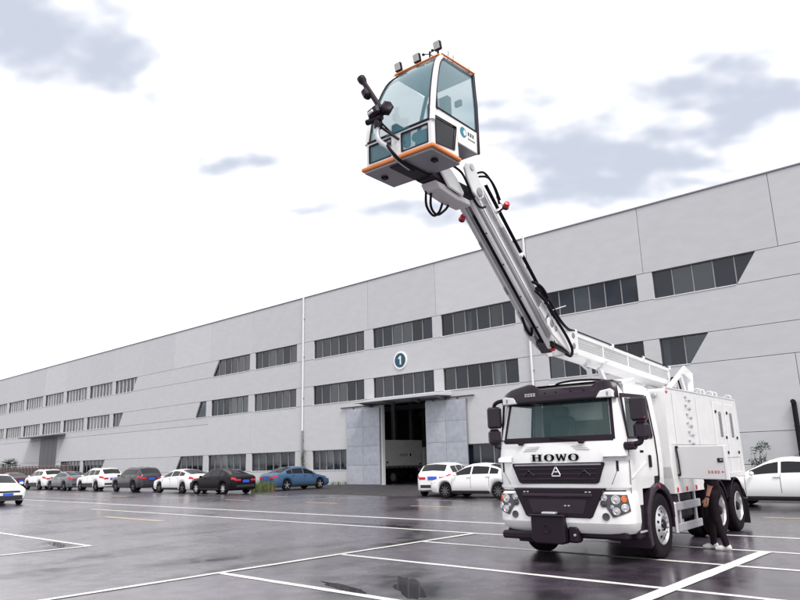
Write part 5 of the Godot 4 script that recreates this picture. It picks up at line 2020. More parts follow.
	for h in [[[-0.10, 5.24, 4.42], [-0.16, 5.06, 4.34], [-0.15, 4.95, 4.20], [-0.12, 5.02, 4.10], [-0.1, 5.16, 4.04]], [[-0.06, 5.22, 4.36], [-0.14, 5.06, 4.26], [-0.14, 4.98, 4.12], [-0.1, 5.08, 3.98], [-0.08, 5.16, 3.92]], [[0.21, 5.60, 4.20], [0.24, 5.54, 4.02], [0.26, 5.38, 3.90], [0.26, 5.22, 3.78], [0.25, 5.14, 3.60], [0.23, 5.2, 3.42]], [[0.20, 5.66, 3.62], [0.26, 5.72, 3.46], [0.28, 5.62, 3.28], [0.28, 5.45, 3.14], [0.26, 5.34, 3.06]], [[0.20, 5.62, 3.60], [0.28, 5.66, 3.40], [0.30, 5.56, 3.24], [0.30, 5.38, 3.10]]]:
		st = mk()
		var pts := []
		for p in h:
			pts.append(Vector3(p[0], p[1], p[2]))
		tube(st, arc(Vector3.ZERO, pts, 4), 0.018, 7)
		obj(st, "hose", M.hose, jh)
	# red beacons either side
	for e in [[-0.275, 5.18, 3.28], [0.42, 5.235, 3.15]]:
		var bc := part("beacon", t, Vector3(e[0], e[1], e[2]))
		st = mk()
		lathe(st, [Vector2(0.045, 0), Vector2(0.045, 0.05), Vector2(0.035, 0.075), Vector2(0, 0.08)], Vector3.ZERO, Vector3(0.6, 0.3, 0.5), 14)
		obj(st, "lens", M.red, bc)
		st = mk()
		lathe(st, [Vector2(0.05, -0.03), Vector2(0.05, 0.0), Vector2(0, 0.0)], Vector3.ZERO, Vector3(0.6, 0.3, 0.5), 14)
		obj(st, "housing", M.black, bc)
		st = mk()
		var q := Vector3(0.07, 0.0, -0.03) if e[0] < 0 else Vector3(-0.17, -0.03, -0.06)
		tube(st, [Vector3.ZERO, q], 0.014, 6)
		obj(st, "stem", M.hose, bc)
		st = mk()
		tube(st, arc(Vector3.ZERO, [Vector3.ZERO, q * 0.4 + Vector3(-0.02, 0.08, 0.0), q * 0.8 + Vector3(0.0, 0.2, 0.08)], 4), 0.006, 5)
		obj(st, "cable", M.hose, bc)

func build_basket(t: Node3D) -> void:
	var k := part("operator_cabin", t)
	var st := mk()
	var F := [Vector3(0.545, 5.45, 5.13), Vector3(0.55, 5.81, 5.12), Vector3(0.53, 6.30, 5.03), Vector3(0.465, 6.78, 4.84), Vector3(0.40, 7.00, 4.64)]
	var R := [Vector3(0.55, 5.71, 4.06), Vector3(0.545, 6.03, 4.05), Vector3(0.51, 6.45, 3.99), Vector3(0.45, 6.85, 3.92), Vector3(0.42, 7.05, 3.88)]
	var mx := Vector3(-1, 1, 1)
	# platform
	st = mk()
	box(st, Vector3(0, 5.40, 4.86), Vector3(1.14, 0.05, 0.62), 0.01)
	obj(st, "platform", M.steel_grey, k)
	for e in [[Vector3(-0.58, 5.435, 5.18), Vector3(0.58, 5.435, 5.18)], [Vector3(0.585, 5.435, 5.2), Vector3(0.585, 5.435, 4.56)], [Vector3(-0.585, 5.435, 5.2), Vector3(-0.585, 5.435, 4.56)]]:
		st = mk()
		bar(st, e[0], e[1], 0.04, 0.055, 0.014)
		obj(st, "bumper_strip", M.orange, k)
	st = mk()
	box(st, Vector3(-0.02, 5.365, 4.8), Vector3(0.24, 0.05, 0.72), 0.01)
	obj(st, "floor_beam", M.black, k)
	for s in [-0.42, 0.42]:
		st = mk()
		box(st, Vector3(s, 5.362, 4.92), Vector3(0.08, 0.04, 0.08), 0.01)
		obj(st, "floor_foot", M.black, k)
	st = mk()
	box(st, Vector3(0, 5.73, 4.3), Vector3(1.08, 0.04, 0.5), 0.01)
	obj(st, "rear_floor", M.steel_grey, k)
	st = mk()
	box(st, Vector3(0, 5.58, 4.555), Vector3(1.08, 0.28, 0.03), 0.005)
	obj(st, "step_wall", M.white, k)
	# pillars
	for s in [Vector3.ONE, mx]:
		st = mk()
		var pts := []
		for p in F:
			pts.append(p * s)
		tube(st, arc(Vector3.ZERO, pts.slice(1), 4), 0.038, 8)
		obj(st, "front_pillar", M.white, k)
		st = mk()
		tube(st, [R[0] * s, R[1] * s, R[2] * s, R[3] * s, R[4] * s], 0.03, 8)
		obj(st, "rear_pillar", M.black, k)
		# black glass edges
		st = mk()
		var e1 := []
		for p in arc(Vector3.ZERO, [F[1], F[2], F[3], F[4]], 4):
			e1.append((p - Vector3(0.045, 0, -0.012)) * s)
		tube(st, e1, 0.012, 6)
		obj(st, "seal", M.black, k)
		st = mk()
		var e2 := []
		for p in arc(Vector3.ZERO, [Vector3(0.55, 6.0, 5.06), F[2], F[3], F[4]], 4):
			e2.append((p + Vector3(0.008, 0, -0.05)) * s)
		tube(st, e2, 0.012, 6)
		obj(st, "seal", M.black, k)
		# side glass
		st = mk()
		var fr := arc(Vector3.ZERO, [Vector3(0.547, 6.03, 5.06), F[2], F[3], F[4]], 4)
		smooth(st)
		for i in fr.size() - 1:
			var y0: float = fr[i].y
			var y1: float = fr[i + 1].y
			var r0 := side_line(R, y0)
			var r1 := side_line(R, y1)
			quad(st, fr[i] * s, fr[i + 1] * s, r1 * s, r0 * s)
		obj(st, "side_window", M.basket_glass, k)
		st = mk()
		bar(st, Vector3(0.556, 6.025, 5.07) * s, Vector3(0.551, 6.035, 4.06) * s, 0.025, 0.022, 0.004)
		obj(st, "seal", M.black, k)
		# white lower side, with the corner window and the step cut out
		for pg in [[Vector2(5.13, 5.46), Vector2(5.125, 6.015), Vector2(5.06, 6.015), Vector2(5.06, 5.46)], [Vector2(5.06, 5.88), Vector2(5.06, 6.015), Vector2(4.06, 6.02), Vector2(4.06, 5.71), Vector2(4.55, 5.71), Vector2(4.58, 5.90)], [Vector2(5.06, 5.46), Vector2(5.06, 5.52), Vector2(4.66, 5.56), Vector2(4.6, 5.90), Vector2(4.58, 5.90), Vector2(4.55, 5.46)]]:
			st = mk()
			prism(st, pg, 0.525 * s.x, 0.555 * s.x, 0, 0.0)
			obj(st, "side_panel", M.white, k)
		st = mk()
		prism(st, [Vector2(5.06, 5.51), Vector2(5.06, 5.89), Vector2(4.59, 5.905), Vector2(4.655, 5.555)], 0.535 * s.x, 0.545 * s.x, 0, 0.0)
		obj(st, "lower_window", M.car_glass, k)
		for e in [[5.06, 5.50, 5.06, 5.89], [5.06, 5.89, 4.59, 5.905], [4.59, 5.905, 4.655, 5.555], [4.655, 5.555, 5.06, 5.51]]:
			st = mk()
			bar(st, Vector3(0.556 * s.x, e[1], e[0]), Vector3(0.556 * s.x, e[3], e[2]), 0.02, 0.012)
			obj(st, "seal", M.black, k)
	# windscreen
	st = mk()
	smooth(st)
	var fr2 := arc(Vector3.ZERO, [F[1], F[2], F[3], F[4]], 4)
	for i in fr2.size() - 1:
		var prev := []
		for j in 7:
			var v := j / 3.0 - 1.0
			var bow := 0.05 * (1.0 - v * v)
			var a := Vector3(fr2[i].x * v, fr2[i].y, fr2[i].z + bow - 0.01)
			var b := Vector3(fr2[i + 1].x * v, fr2[i + 1].y, fr2[i + 1].z + bow - 0.01)
			if j:
				quad(st, prev[0], prev[1], b, a)
			prev = [a, b]
	obj(st, "windscreen", M.basket_glass, k)
	st = mk()
	bar(st, Vector3(-0.53, 5.825, 5.14), Vector3(0.53, 5.825, 5.14), 0.025, 0.03, 0.004)
	obj(st, "seal", M.black, k)
	# front lower: white centre, glass either side
	for e in [[-0.55, -0.50, M.white], [-0.12, 0.06, M.white], [0.49, 0.55, M.white]]:
		st = mk()
		prism(st, [Vector2(e[0], 5.46), Vector2(e[1], 5.46), Vector2(e[1], 5.81), Vector2(e[0], 5.81)], 5.10, 5.14, 2, 0.003)
		obj(st, "front_panel", e[2], k)
	for e in [[5.46, 5.52], [5.775, 5.81]]:
		for xx in [[-0.5, -0.12], [0.06, 0.49]]:
			st = mk()
			prism(st, rect(xx[0], xx[1], e[0], e[1]), 5.102, 5.138, 2)
			obj(st, "front_panel", M.white, k)
	for xx in [[-0.5, -0.12], [0.06, 0.49]]:
		st = mk()
		prism(st, rect(xx[0] + 0.002, xx[1] - 0.002, 5.521, 5.774), 5.115, 5.122, 2)
		obj(st, "lower_window", M.basket_glass, k)
		for e in [[xx[0], 5.52, xx[1], 5.52], [xx[0], 5.775, xx[1], 5.775], [xx[0], 5.52, xx[0], 5.775], [xx[1], 5.52, xx[1], 5.775]]:
			st = mk()
			bar(st, Vector3(e[0], e[1], 5.137), Vector3(e[2], e[3], 5.137), 0.018, 0.014)
			obj(st, "seal", M.black, k)
	# rear wall: glass above white
	st = mk()
	quad(st, R[1], R[1] * mx, R[4] * mx, R[4])
	obj(st, "rear_window", M.basket_glass, k)
	st = mk()
	box(st, Vector3(0, 5.87, 4.055), Vector3(1.08, 0.32, 0.03), 0.005)
	obj(st, "rear_panel", M.white, k)
	# roof
	st = mk()
	loft(st, [PackedVector3Array([Vector3(-0.41, 6.985, 4.66), Vector3(0.41, 6.985, 4.66), Vector3(0.43, 7.03, 3.87), Vector3(-0.43, 7.03, 3.87)]), PackedVector3Array([Vector3(-0.40, 7.035, 4.65), Vector3(0.40, 7.035, 4.65), Vector3(0.42, 7.085, 3.88), Vector3(-0.42, 7.085, 3.88)])], true, true)
	obj(st, "roof", M.alu, k)
	for e in [[Vector3(-0.40, 7.03, 4.675), Vector3(0.40, 7.03, 4.675)], [Vector3(0.425, 7.03, 4.67), Vector3(0.445, 7.075, 3.87)], [Vector3(-0.425, 7.03, 4.67), Vector3(-0.445, 7.075, 3.87)]]:
		st = mk()
		bar(st, e[0], e[1], 0.03, 0.028, 0.008)
		obj(st, "roof_trim", M.orange, k)
	# seat, console, operator's monitor seen through the glass
	st = mk()
	box(st, Vector3(0.02, 6.0, 4.42), Vector3(0.44, 0.14, 0.42), 0.05)
	obj(st, "seat_cushion", M.cab_trim, k)
	st = mk()
	box(st, Vector3(0.02, 6.36, 4.2), Vector3(0.42, 0.66, 0.12), 0.05)
	obj(st, "seat_back", M.cab_trim, k)
	st = mk()
	box(st, Vector3(-0.32, 6.05, 4.66), Vector3(0.12, 0.26, 0.34), 0.03)
	obj(st, "console", M.cab_trim, k)
	st = mk()
	box(st, Vector3(0.24, 6.22, 4.55), Vector3(0.05, 0.5, 0.05), 0.01)
	obj(st, "monitor_post", M.steel_grey, k)
	st = mk()
	box(st, Vector3(0.33, 6.52, 4.16), Vector3(0.12, 0.10, 0.05), 0.015)
	obj(st, "monitor", M.black, k)
	# work lamps on the roof edge
	for e in [[-0.34, 0.0], [0.0, 0.0], [0.36, 0.04]]:
		var lp := part("work_lamp", k, Vector3(e[0], 7.14 + e[1], 4.66))
		st = mk()
		box(st, Vector3.ZERO, Vector3(0.12, 0.13, 0.06), 0.015, Basis(Vector3.RIGHT, 0.25))
		obj(st, "housing", M.black, lp)
		st = mk()
		box(st, Vector3(0, -0.006, 0.03), Vector3(0.095, 0.10, 0.012), 0.004, Basis(Vector3.RIGHT, 0.25))
		obj(st, "lens", M.mesh_grey, lp)
		st = mk()
		bar(st, Vector3(0, -0.12, -0.01), Vector3(0, -0.05, 0), 0.03, 0.02)
		obj(st, "bracket", M.black, lp)
	var an := part("wind_gauge", k, Vector3(0.18, 7.05, 4.6))
	st = mk()
	tube(st, [Vector3(0, -0.01, 0), Vector3(0, 0.15, 0)], 0.013, 6)
	obj(st, "stem", M.black, an)
	for i in 3:
		st = mk()
		var a := TAU * i / 3.0 + 0.5
		tube(st, [Vector3(0, 0.11, 0), Vector3(cos(a) * 0.075, 0.11, sin(a) * 0.075)], 0.008, 5)
		lathe(st, [Vector2(0, -0.02), Vector2(0.022, -0.01), Vector2(0.022, 0.01), Vector2(0, 0.02)], Vector3(cos(a) * 0.09, 0.11, sin(a) * 0.09), Vector3.UP, 8)
		obj(st, "cup", M.black, an)
	for z in [4.5, 4.38, 3.98]:
		st = mk()
		tube(st, [Vector3(0.42, 7.06, z), Vector3(0.43, 7.14, z)], 0.012, 6)
		obj(st, "roof_eye", M.alu, k)
	# maker's mark on the white side panel
	var lg := part("logo", k)
	st = mk()
	lathe(st, [Vector2(0.075, 0), Vector2(0.075, 0.003), Vector2(0, 0.003)], Vector3(0.555, 5.90, 4.42), Vector3.RIGHT, 24)
	obj(st, "logo_disc", M.teal, lg)
	st = mk()
	prism(st, [Vector2(4.40, 5.945), Vector2(4.365, 5.92), Vector2(4.36, 5.88), Vector2(4.40, 5.855), Vector2(4.425, 5.90)], 0.5585, 0.5605, 0)
	obj(st, "logo_cut", M.white_print, lg)
	for i in 3:
		st = mk()
		for q in [[0.0, 0.018, 0.04], [0.0, 0.0, 0.03], [0.0, -0.018, 0.04]]:
			box(st, Vector3(0.5565, 5.92 + q[1], 4.29 - i * 0.055), Vector3(0.003, 0.008, q[2]))
		box(st, Vector3(0.5565, 5.92, 4.29 - i * 0.055), Vector3(0.003, 0.05, 0.008))
		obj(st, "character", M.black_print, lg)
	for i in 8:
		st = mk()
		box(st, Vector3(0.5565, 5.845, 4.30 - i * 0.022), Vector3(0.003, 0.018, 0.012))
		obj(st, "character", M.black_print, lg)
	# remote jet and camera on the front corner
	var jet := part("jet_unit", k)
	st = mk()
	tube(st, arc(Vector3.ZERO, [Vector3(0.03, 5.36, 4.95), Vector3(0.06, 5.38, 5.22), Vector3(0.02, 5.50, 5.33), Vector3(-0.14, 5.66, 5.34), Vector3(-0.19, 5.78, 5.33), Vector3(-0.17, 5.95, 5.32)], 5), 0.032, 10)
	obj(st, "feed_pipe", M.alu, jet)
	st = mk()
	tube(st, arc(Vector3.ZERO, [Vector3(0.06, 5.34, 4.9), Vector3(0.10, 5.36, 5.26), Vector3(0.02, 5.52, 5.36), Vector3(-0.02, 5.60, 5.30)], 5), 0.022, 8)
	obj(st, "hose", M.hose, jet)
	st = mk()
	lathe(st, [Vector2(0.055, -0.05), Vector2(0.06, 0.0), Vector2(0.05, 0.09), Vector2(0, 0.09)], Vector3(-0.18, 5.92, 5.32), Vector3.UP, 14)
	obj(st, "swivel_base", M.black, jet)
	st = mk()
	box(st, Vector3(-0.21, 6.09, 5.33), Vector3(0.2, 0.15, 0.16), 0.03, Basis(Vector3.BACK, 0.3))
	obj(st, "drive_housing", M.black, jet)
	st = mk()
	box(st, Vector3(-0.23, 6.07, 5.42), Vector3(0.10, 0.05, 0.03), 0.01, Basis(Vector3.BACK, 0.3))
	obj(st, "housing_cover", M.alu, jet)
	st = mk()
	tube(st, [Vector3(-0.36, 6.0, 5.34), Vector3(-0.1, 5.99, 5.34)], 0.04, 10)
	obj(st, "cross_tube", M.black, jet)
	st = mk()
	tube(st, [Vector3(-0.12, 6.12, 5.33), Vector3(-0.28, 6.40, 5.34), Vector3(-0.38, 6.58, 5.36)], 0.038, 10)
	obj(st, "barrel", M.black, jet)
	st = mk()
	lathe(st, [Vector2(0.04, 0), Vector2(0.06, 0.06), Vector2(0.06, 0.11), Vector2(0.045, 0.11), Vector2(0.03, 0.04), Vector2(0, 0.04)], Vector3(-0.38, 6.58, 5.36), Vector3(-0.1, 0.19, 0.02), 12)
	obj(st, "nozzle", M.black, jet)
	st = mk()
	box(st, Vector3(-0.34, 6.41, 5.36), Vector3(0.11, 0.16, 0.12), 0.03, Basis(Vector3.BACK, 0.5))
	obj(st, "motor", M.black, jet)
	st = mk()
	lathe(st, [Vector2(0.085, -0.05), Vector2(0.085, 0.05), Vector2(0.06, 0.06), Vector2(0, 0.05)], Vector3(-0.03, 6.10, 5.32), Vector3(0.8, 0.1, 0.5), 6)
	obj(st, "lamp_head", M.black, jet)
	st = mk()
	tube(st, [Vector3(-0.17, 5.9, 5.32), Vector3(0.05, 5.68, 5.18)], 0.018, 8)
	obj(st, "brace", M.black, jet)
	st = mk()
	tube(st, [Vector3(-0.14, 5.94, 5.32), Vector3(0.0, 5.72, 5.16)], 0.014, 8)
	obj(st, "brace", M.black, jet)

func side_line(R: Array, y: float) -> Vector3:
	for i in R.size() - 1:
		if y <= R[i + 1].y:
			return R[i].lerp(R[i + 1], clampf((y - R[i].y) / (R[i + 1].y - R[i].y), 0.0, 1.0))
	return R[R.size() - 1]

# ------------------------------------------------------------------ person: tapered capsules joined smoothly and meshed as surface nets
func nets(st: SurfaceTool, bones: Array, cell: float, k: float, cols: Array) -> void:
	var lo := Vector3.INF
	var hi := -Vector3.INF
	for b in bones:
		var r := maxf(b[2], b[3]) + cell * 2.0 + k
		for e in 2:
			lo = lo.min(b[e] - Vector3.ONE * r)
			hi = hi.max(b[e] + Vector3.ONE * r)
	var nx := int((hi.x - lo.x) / cell) + 2
	var ny := int((hi.y - lo.y) / cell) + 2
	var nz := int((hi.z - lo.z) / cell) + 2
	var F := PackedFloat32Array(); F.resize(nx * ny * nz); F.fill(1.0)
	var best := PackedFloat32Array(); best.resize(nx * ny * nz); best.fill(1.0)
	var C := PackedByteArray(); C.resize(nx * ny * nz)
	for b in bones:
		var r := maxf(b[2], b[3]) + cell * 2.0 + k
		var a: Vector3 = b[0]
		var ab: Vector3 = b[1] - a
		var l2 := maxf(ab.length_squared(), 1e-8)
		var l := ((a.min(b[1]) - Vector3.ONE * r - lo) / cell).floor()
		var h := ((a.max(b[1]) + Vector3.ONE * r - lo) / cell).ceil()
		for z in range(maxi(0, int(l.z)), mini(nz, int(h.z) + 1)):
			for y in range(maxi(0, int(l.y)), mini(ny, int(h.y) + 1)):
				for x in range(maxi(0, int(l.x)), mini(nx, int(h.x) + 1)):
					var p := lo + Vector3(x, y, z) * cell - a
					var t := clampf(p.dot(ab) / l2, 0.0, 1.0)
					var d: float = (p - ab * t).length() - lerpf(b[2], b[3], t)
					var i := (z * ny + y) * nx + x
					if d < best[i]:
						best[i] = d
						C[i] = b[4]
					var o := F[i]
					var hh := maxf(k - absf(o - d), 0.0) / k
					F[i] = minf(o, d) - hh * hh * k * 0.25
	var vid := {}
	var V := PackedVector3Array()
	var VC := PackedByteArray()
	for z in nz - 1:
		for y in ny - 1:
			for x in nx - 1:
				var i := (z * ny + y) * nx + x
				var n := 0
				var mask := 0
				var acc := Vector3.ZERO
				var s0 := F[i] < 0.0
				var same := true
				for c in 8:
					if (F[i + (c & 1) + ((c >> 1) & 1) * nx + (c >> 2) * nx * ny] < 0.0) != s0:
						same = false
						break
				if same:
					continue
				for e in NET_EDGES:
					var i0: int = i + (e[0] & 1) + ((e[0] >> 1) & 1) * nx + (e[0] >> 2) * nx * ny
					var i1: int = i + (e[1] & 1) + ((e[1] >> 1) & 1) * nx + (e[1] >> 2) * nx * ny
					var f0 := F[i0]
					var f1 := F[i1]
					if (f0 < 0.0) != (f1 < 0.0):
						var t := f0 / (f0 - f1)
						var p0 := Vector3(e[0] & 1, (e[0] >> 1) & 1, e[0] >> 2)
						var p1 := Vector3(e[1] & 1, (e[1] >> 1) & 1, e[1] >> 2)
						acc += p0.lerp(p1, t)
						n += 1
				vid[i] = V.size()
				V.append(lo + (Vector3(x, y, z) + acc / n) * cell)
				VC.append(C[i])
	smooth(st)
	for z in range(1, nz - 1):
		for y in range(1, ny - 1):
			for x in range(1, nx - 1):
				var i := (z * ny + y) * nx + x
				var s0 := F[i] < 0.0
				for ax in 3:
					var st1: int = [1, nx, nx * ny][ax]
					if (F[i + st1] < 0.0) == s0:
						continue
					var u: int = [nx, nx * ny, 1][ax]
					var v: int = [nx * ny, 1, nx][ax]
					var q := [i, i - u, i - u - v, i - v]
					if not (vid.has(q[0]) and vid.has(q[1]) and vid.has(q[2]) and vid.has(q[3])):
						continue
					var order := [0, 1, 2, 0, 2, 3] if not s0 else [0, 2, 1, 0, 3, 2]
					for o in order:
						var id: int = vid[q[o]]
						st.set_color(cols[VC[id]])
						st.add_vertex(V[id])
	flat(st)

const NET_EDGES := [[0, 1], [2, 3], [4, 5], [6, 7], [0, 2], [1, 3], [4, 6], [5, 7], [0, 4], [1, 5], [2, 6], [3, 7]]

func hand_bones(w: Vector3, d: Vector3, side: Vector3, fwd: Vector3, out: Array) -> void:
	var palm := w + d * 0.09
	out.append([w + fwd * 0.012, palm + fwd * 0.024, 0.021, 0.016, 0])
	out.append([w - fwd * 0.012, palm - fwd * 0.026, 0.021, 0.015, 0])
	for i in 4:
		var o := fwd * (0.032 - 0.021 * i)
		var len: float = [0.066, 0.076, 0.070, 0.056][i]
		var k0 := palm + o
		var k1 := k0 + d * len * 0.5 - side * 0.008
		var k2 := k1 + (d * 0.8 - side * 0.6).normalized() * len * 0.5
		out.append([k0, k1, 0.0095, 0.0085, 0])
		out.append([k1, k2, 0.0085, 0.007, 0])
	var t0 := w + d * 0.03 + fwd * 0.028
	var t1 := t0 + (d * 0.7 + fwd * 0.7).normalized() * 0.04
	out.append([t0, t1, 0.013, 0.010, 0])
	out.append([t1, t1 + (d * 0.95 + fwd * 0.2).normalized() * 0.03, 0.010, 0.008, 0])

func build_person(tr: Node3D) -> void:
	var at: Vector3 = tr.transform * Vector3(1.56, 0.0, -1.42)
	var p := thing("person", "person in black clothes and white shoes standing behind the control panel", "person", at, 0.057 - PI / 2.0)
	# 0 skin 1 black shirt 2 black trousers 3 white shoe 4 hair 5 sole 6 dark eye 7 lips
	var cols := [Color(0.42, 0.22, 0.16), Color(0.012, 0.010, 0.014), Color(0.016, 0.013, 0.018), Color(0.72, 0.71, 0.70), Color(0.01, 0.009, 0.01), Color(0.55, 0.55, 0.54), Color(0.02, 0.015, 0.015), Color(0.35, 0.13, 0.11)]
	var hipL := Vector3(0.095, 0.90, -0.01); var hipR := Vector3(-0.095, 0.90, 0.0)
	var kneeL := Vector3(0.10, 0.49, -0.05); var kneeR := Vector3(-0.085, 0.50, 0.10)
	var ankL := Vector3(0.10, 0.09, -0.15); var ankR := Vector3(-0.07, 0.09, 0.10)
	var shL := Vector3(0.185, 1.385, -0.01); var shR := Vector3(-0.185, 1.385, 0.0)
	var elL := Vector3(0.245, 1.105, -0.05); var elR := Vector3(-0.235, 1.13, 0.02)
	var wrL := Vector3(0.255, 0.865, 0.03); var wrR := Vector3(-0.17, 1.27, 0.27)
	var B := [
		[Vector3(0, 0.93, -0.005), Vector3(0, 1.08, 0.0), 0.125, 0.115, 2],
		[Vector3(-0.07, 0.92, 0), Vector3(0.07, 0.92, 0), 0.105, 0.105, 2],
		[Vector3(-0.05, 1.06, 0.0), Vector3(0.05, 1.06, 0.0), 0.112, 0.112, 1],
		[Vector3(-0.06, 1.22, 0.0), Vector3(0.06, 1.22, 0.0), 0.118, 0.118, 1],
		[Vector3(-0.10, 1.34, -0.005), Vector3(0.10, 1.34, -0.005), 0.105, 0.105, 1],
		[Vector3(-0.15, 1.40, -0.005), Vector3(0.15, 1.40, -0.005), 0.060, 0.060, 1],
		[Vector3(0, 1.42, -0.005), Vector3(0, 1.50, 0.01), 0.058, 0.052, 0],
		[hipL, kneeL, 0.090, 0.064, 2], [kneeL, ankL, 0.064, 0.052, 2], [hipR, kneeR, 0.090, 0.064, 2], [kneeR, ankR, 0.064, 0.052, 2],
		[shL, elL, 0.062, 0.052, 1], [shR, elR, 0.062, 0.052, 1],
		[elL + Vector3(0, -0.02, 0.005), wrL, 0.041, 0.028, 0], [elR, wrR, 0.041, 0.028, 0]]
	for a in [ankL, ankR]:
		B.append([a + Vector3(0, -0.035, -0.03), a + Vector3(0.0, -0.045, 0.10), 0.045, 0.042, 3])
		B.append([a + Vector3(0, -0.05, 0.10), a + Vector3(0.008, -0.055, 0.16), 0.040, 0.033, 3])
	var st := mk()
	nets(st, B, 0.013, 0.035, cols)
	# head
	var hc := Vector3(0, 1.595, 0.02)
	var Hd := [
		[hc + Vector3(0, 0.02, -0.015), hc + Vector3(0, 0.012, 0.012), 0.082, 0.078, 0],
		[hc + Vector3(0, -0.045, 0.03), hc + Vector3(0, -0.085, 0.045), 0.056, 0.034, 0],
		[hc + Vector3(-0.03, -0.055, 0.025), hc + Vector3(0.03, -0.055, 0.025), 0.040, 0.040, 0],
		[hc + Vector3(0, 0.005, 0.088), hc + Vector3(0, -0.035, 0.104), 0.008, 0.013, 0],
		[hc + Vector3(-0.02, -0.064, 0.084), hc + Vector3(0.02, -0.064, 0.084), 0.007, 0.007, 7],
		[hc + Vector3(-0.032, 0.006, 0.082), hc + Vector3(-0.030, 0.006, 0.082), 0.010, 0.010, 6],
		[hc + Vector3(0.032, 0.006, 0.082), hc + Vector3(0.030, 0.006, 0.082), 0.010, 0.010, 6],
		[hc + Vector3(-0.084, -0.01, -0.005), hc + Vector3(-0.086, 0.02, -0.015), 0.012, 0.014, 0],
		[hc + Vector3(0.084, -0.01, -0.005), hc + Vector3(0.086, 0.02, -0.015), 0.012, 0.014, 0],
		[hc + Vector3(0, 0.045, -0.03), hc + Vector3(0, 0.05, 0.02), 0.084, 0.070, 4],
		[hc + Vector3(0, 0.01, -0.045), hc + Vector3(0, -0.03, -0.04), 0.070, 0.058, 4],
		[Vector3(0, 1.47, 0.005), Vector3(0, 1.53, 0.015), 0.053, 0.052, 0]]
	nets(st, Hd, 0.007, 0.014, cols)
	var hb := []
	hand_bones(wrL, (wrL - elL).normalized(), Vector3.LEFT * -1.0, Vector3(0, 0, 1), hb)
	nets(st, hb, 0.0045, 0.006, cols)
	hb = []
	hand_bones(wrR, (wrR - elR).normalized(), Vector3(0, 1, 0), Vector3(1, 0, 0), hb)
	nets(st, hb, 0.0045, 0.006, cols)
	var m := mat(Color.WHITE, 0.75)
	m.vertex_color_use_as_albedo = true
	m.metallic_specular = 0.15
	obj(st, "body", m, p)
	st = mk()
	var wd := (wrL - elL).normalized()
	lathe(st, [Vector2(0.031, -0.01), Vector2(0.034, -0.005), Vector2(0.034, 0.012), Vector2(0.031, 0.018)], wrL - wd * 0.03, wd, 14)
	obj(st, "wristband", M.black, p)

# ------------------------------------------------------------------ plants and odds and ends
func blade_tuft(st: SurfaceTool, n: int, r: float, h: float, rg: RandomNumberGenerator, w := 0.012) -> void:
	for i in n:
		var a := rg.randf() * TAU
		var q := sqrt(rg.randf()) * r
		var b := Vector3(cos(a) * q, 0, sin(a) * q)
		var lean := Vector3(rg.randf_range(-1, 1), 0, rg.randf_range(-1, 1)) * h * 0.45
		var hh := h * rg.randf_range(0.5, 1.0)
		var t := Vector3(rg.randf_range(-1, 1), 0, rg.randf_range(-1, 1)).normalized() * w
		var mid := b + lean * 0.35 + Vector3(0, hh * 0.6, 0)
		var tip := b + lean + Vector3(0, hh, 0)
		quad(st, b - t, b + t, mid + t * 0.8, mid - t * 0.8)
		tri(st, mid - t * 0.8, mid + t * 0.8, tip)

func leaf_cloud(st: SurfaceTool, c: Vector3, r: Vector3, n: int, s: float, rg: RandomNumberGenerator) -> void:
	for i in n:
		var d := Vector3(rg.randfn(), rg.randfn(), rg.randfn()).normalized() * pow(rg.randf(), 0.4)
		var p := c + d * r
		var u := Vector3(rg.randf_range(-1, 1), rg.randf_range(-1, 1), rg.randf_range(-1, 1)).normalized() * s * rg.randf_range(0.6, 1.2)
		var v := u.cross(Vector3(rg.randf_range(-1, 1), 1, rg.randf_range(-1, 1))).normalized() * s * 0.45
		quad(st, p - u, p + v, p + u, p - v)

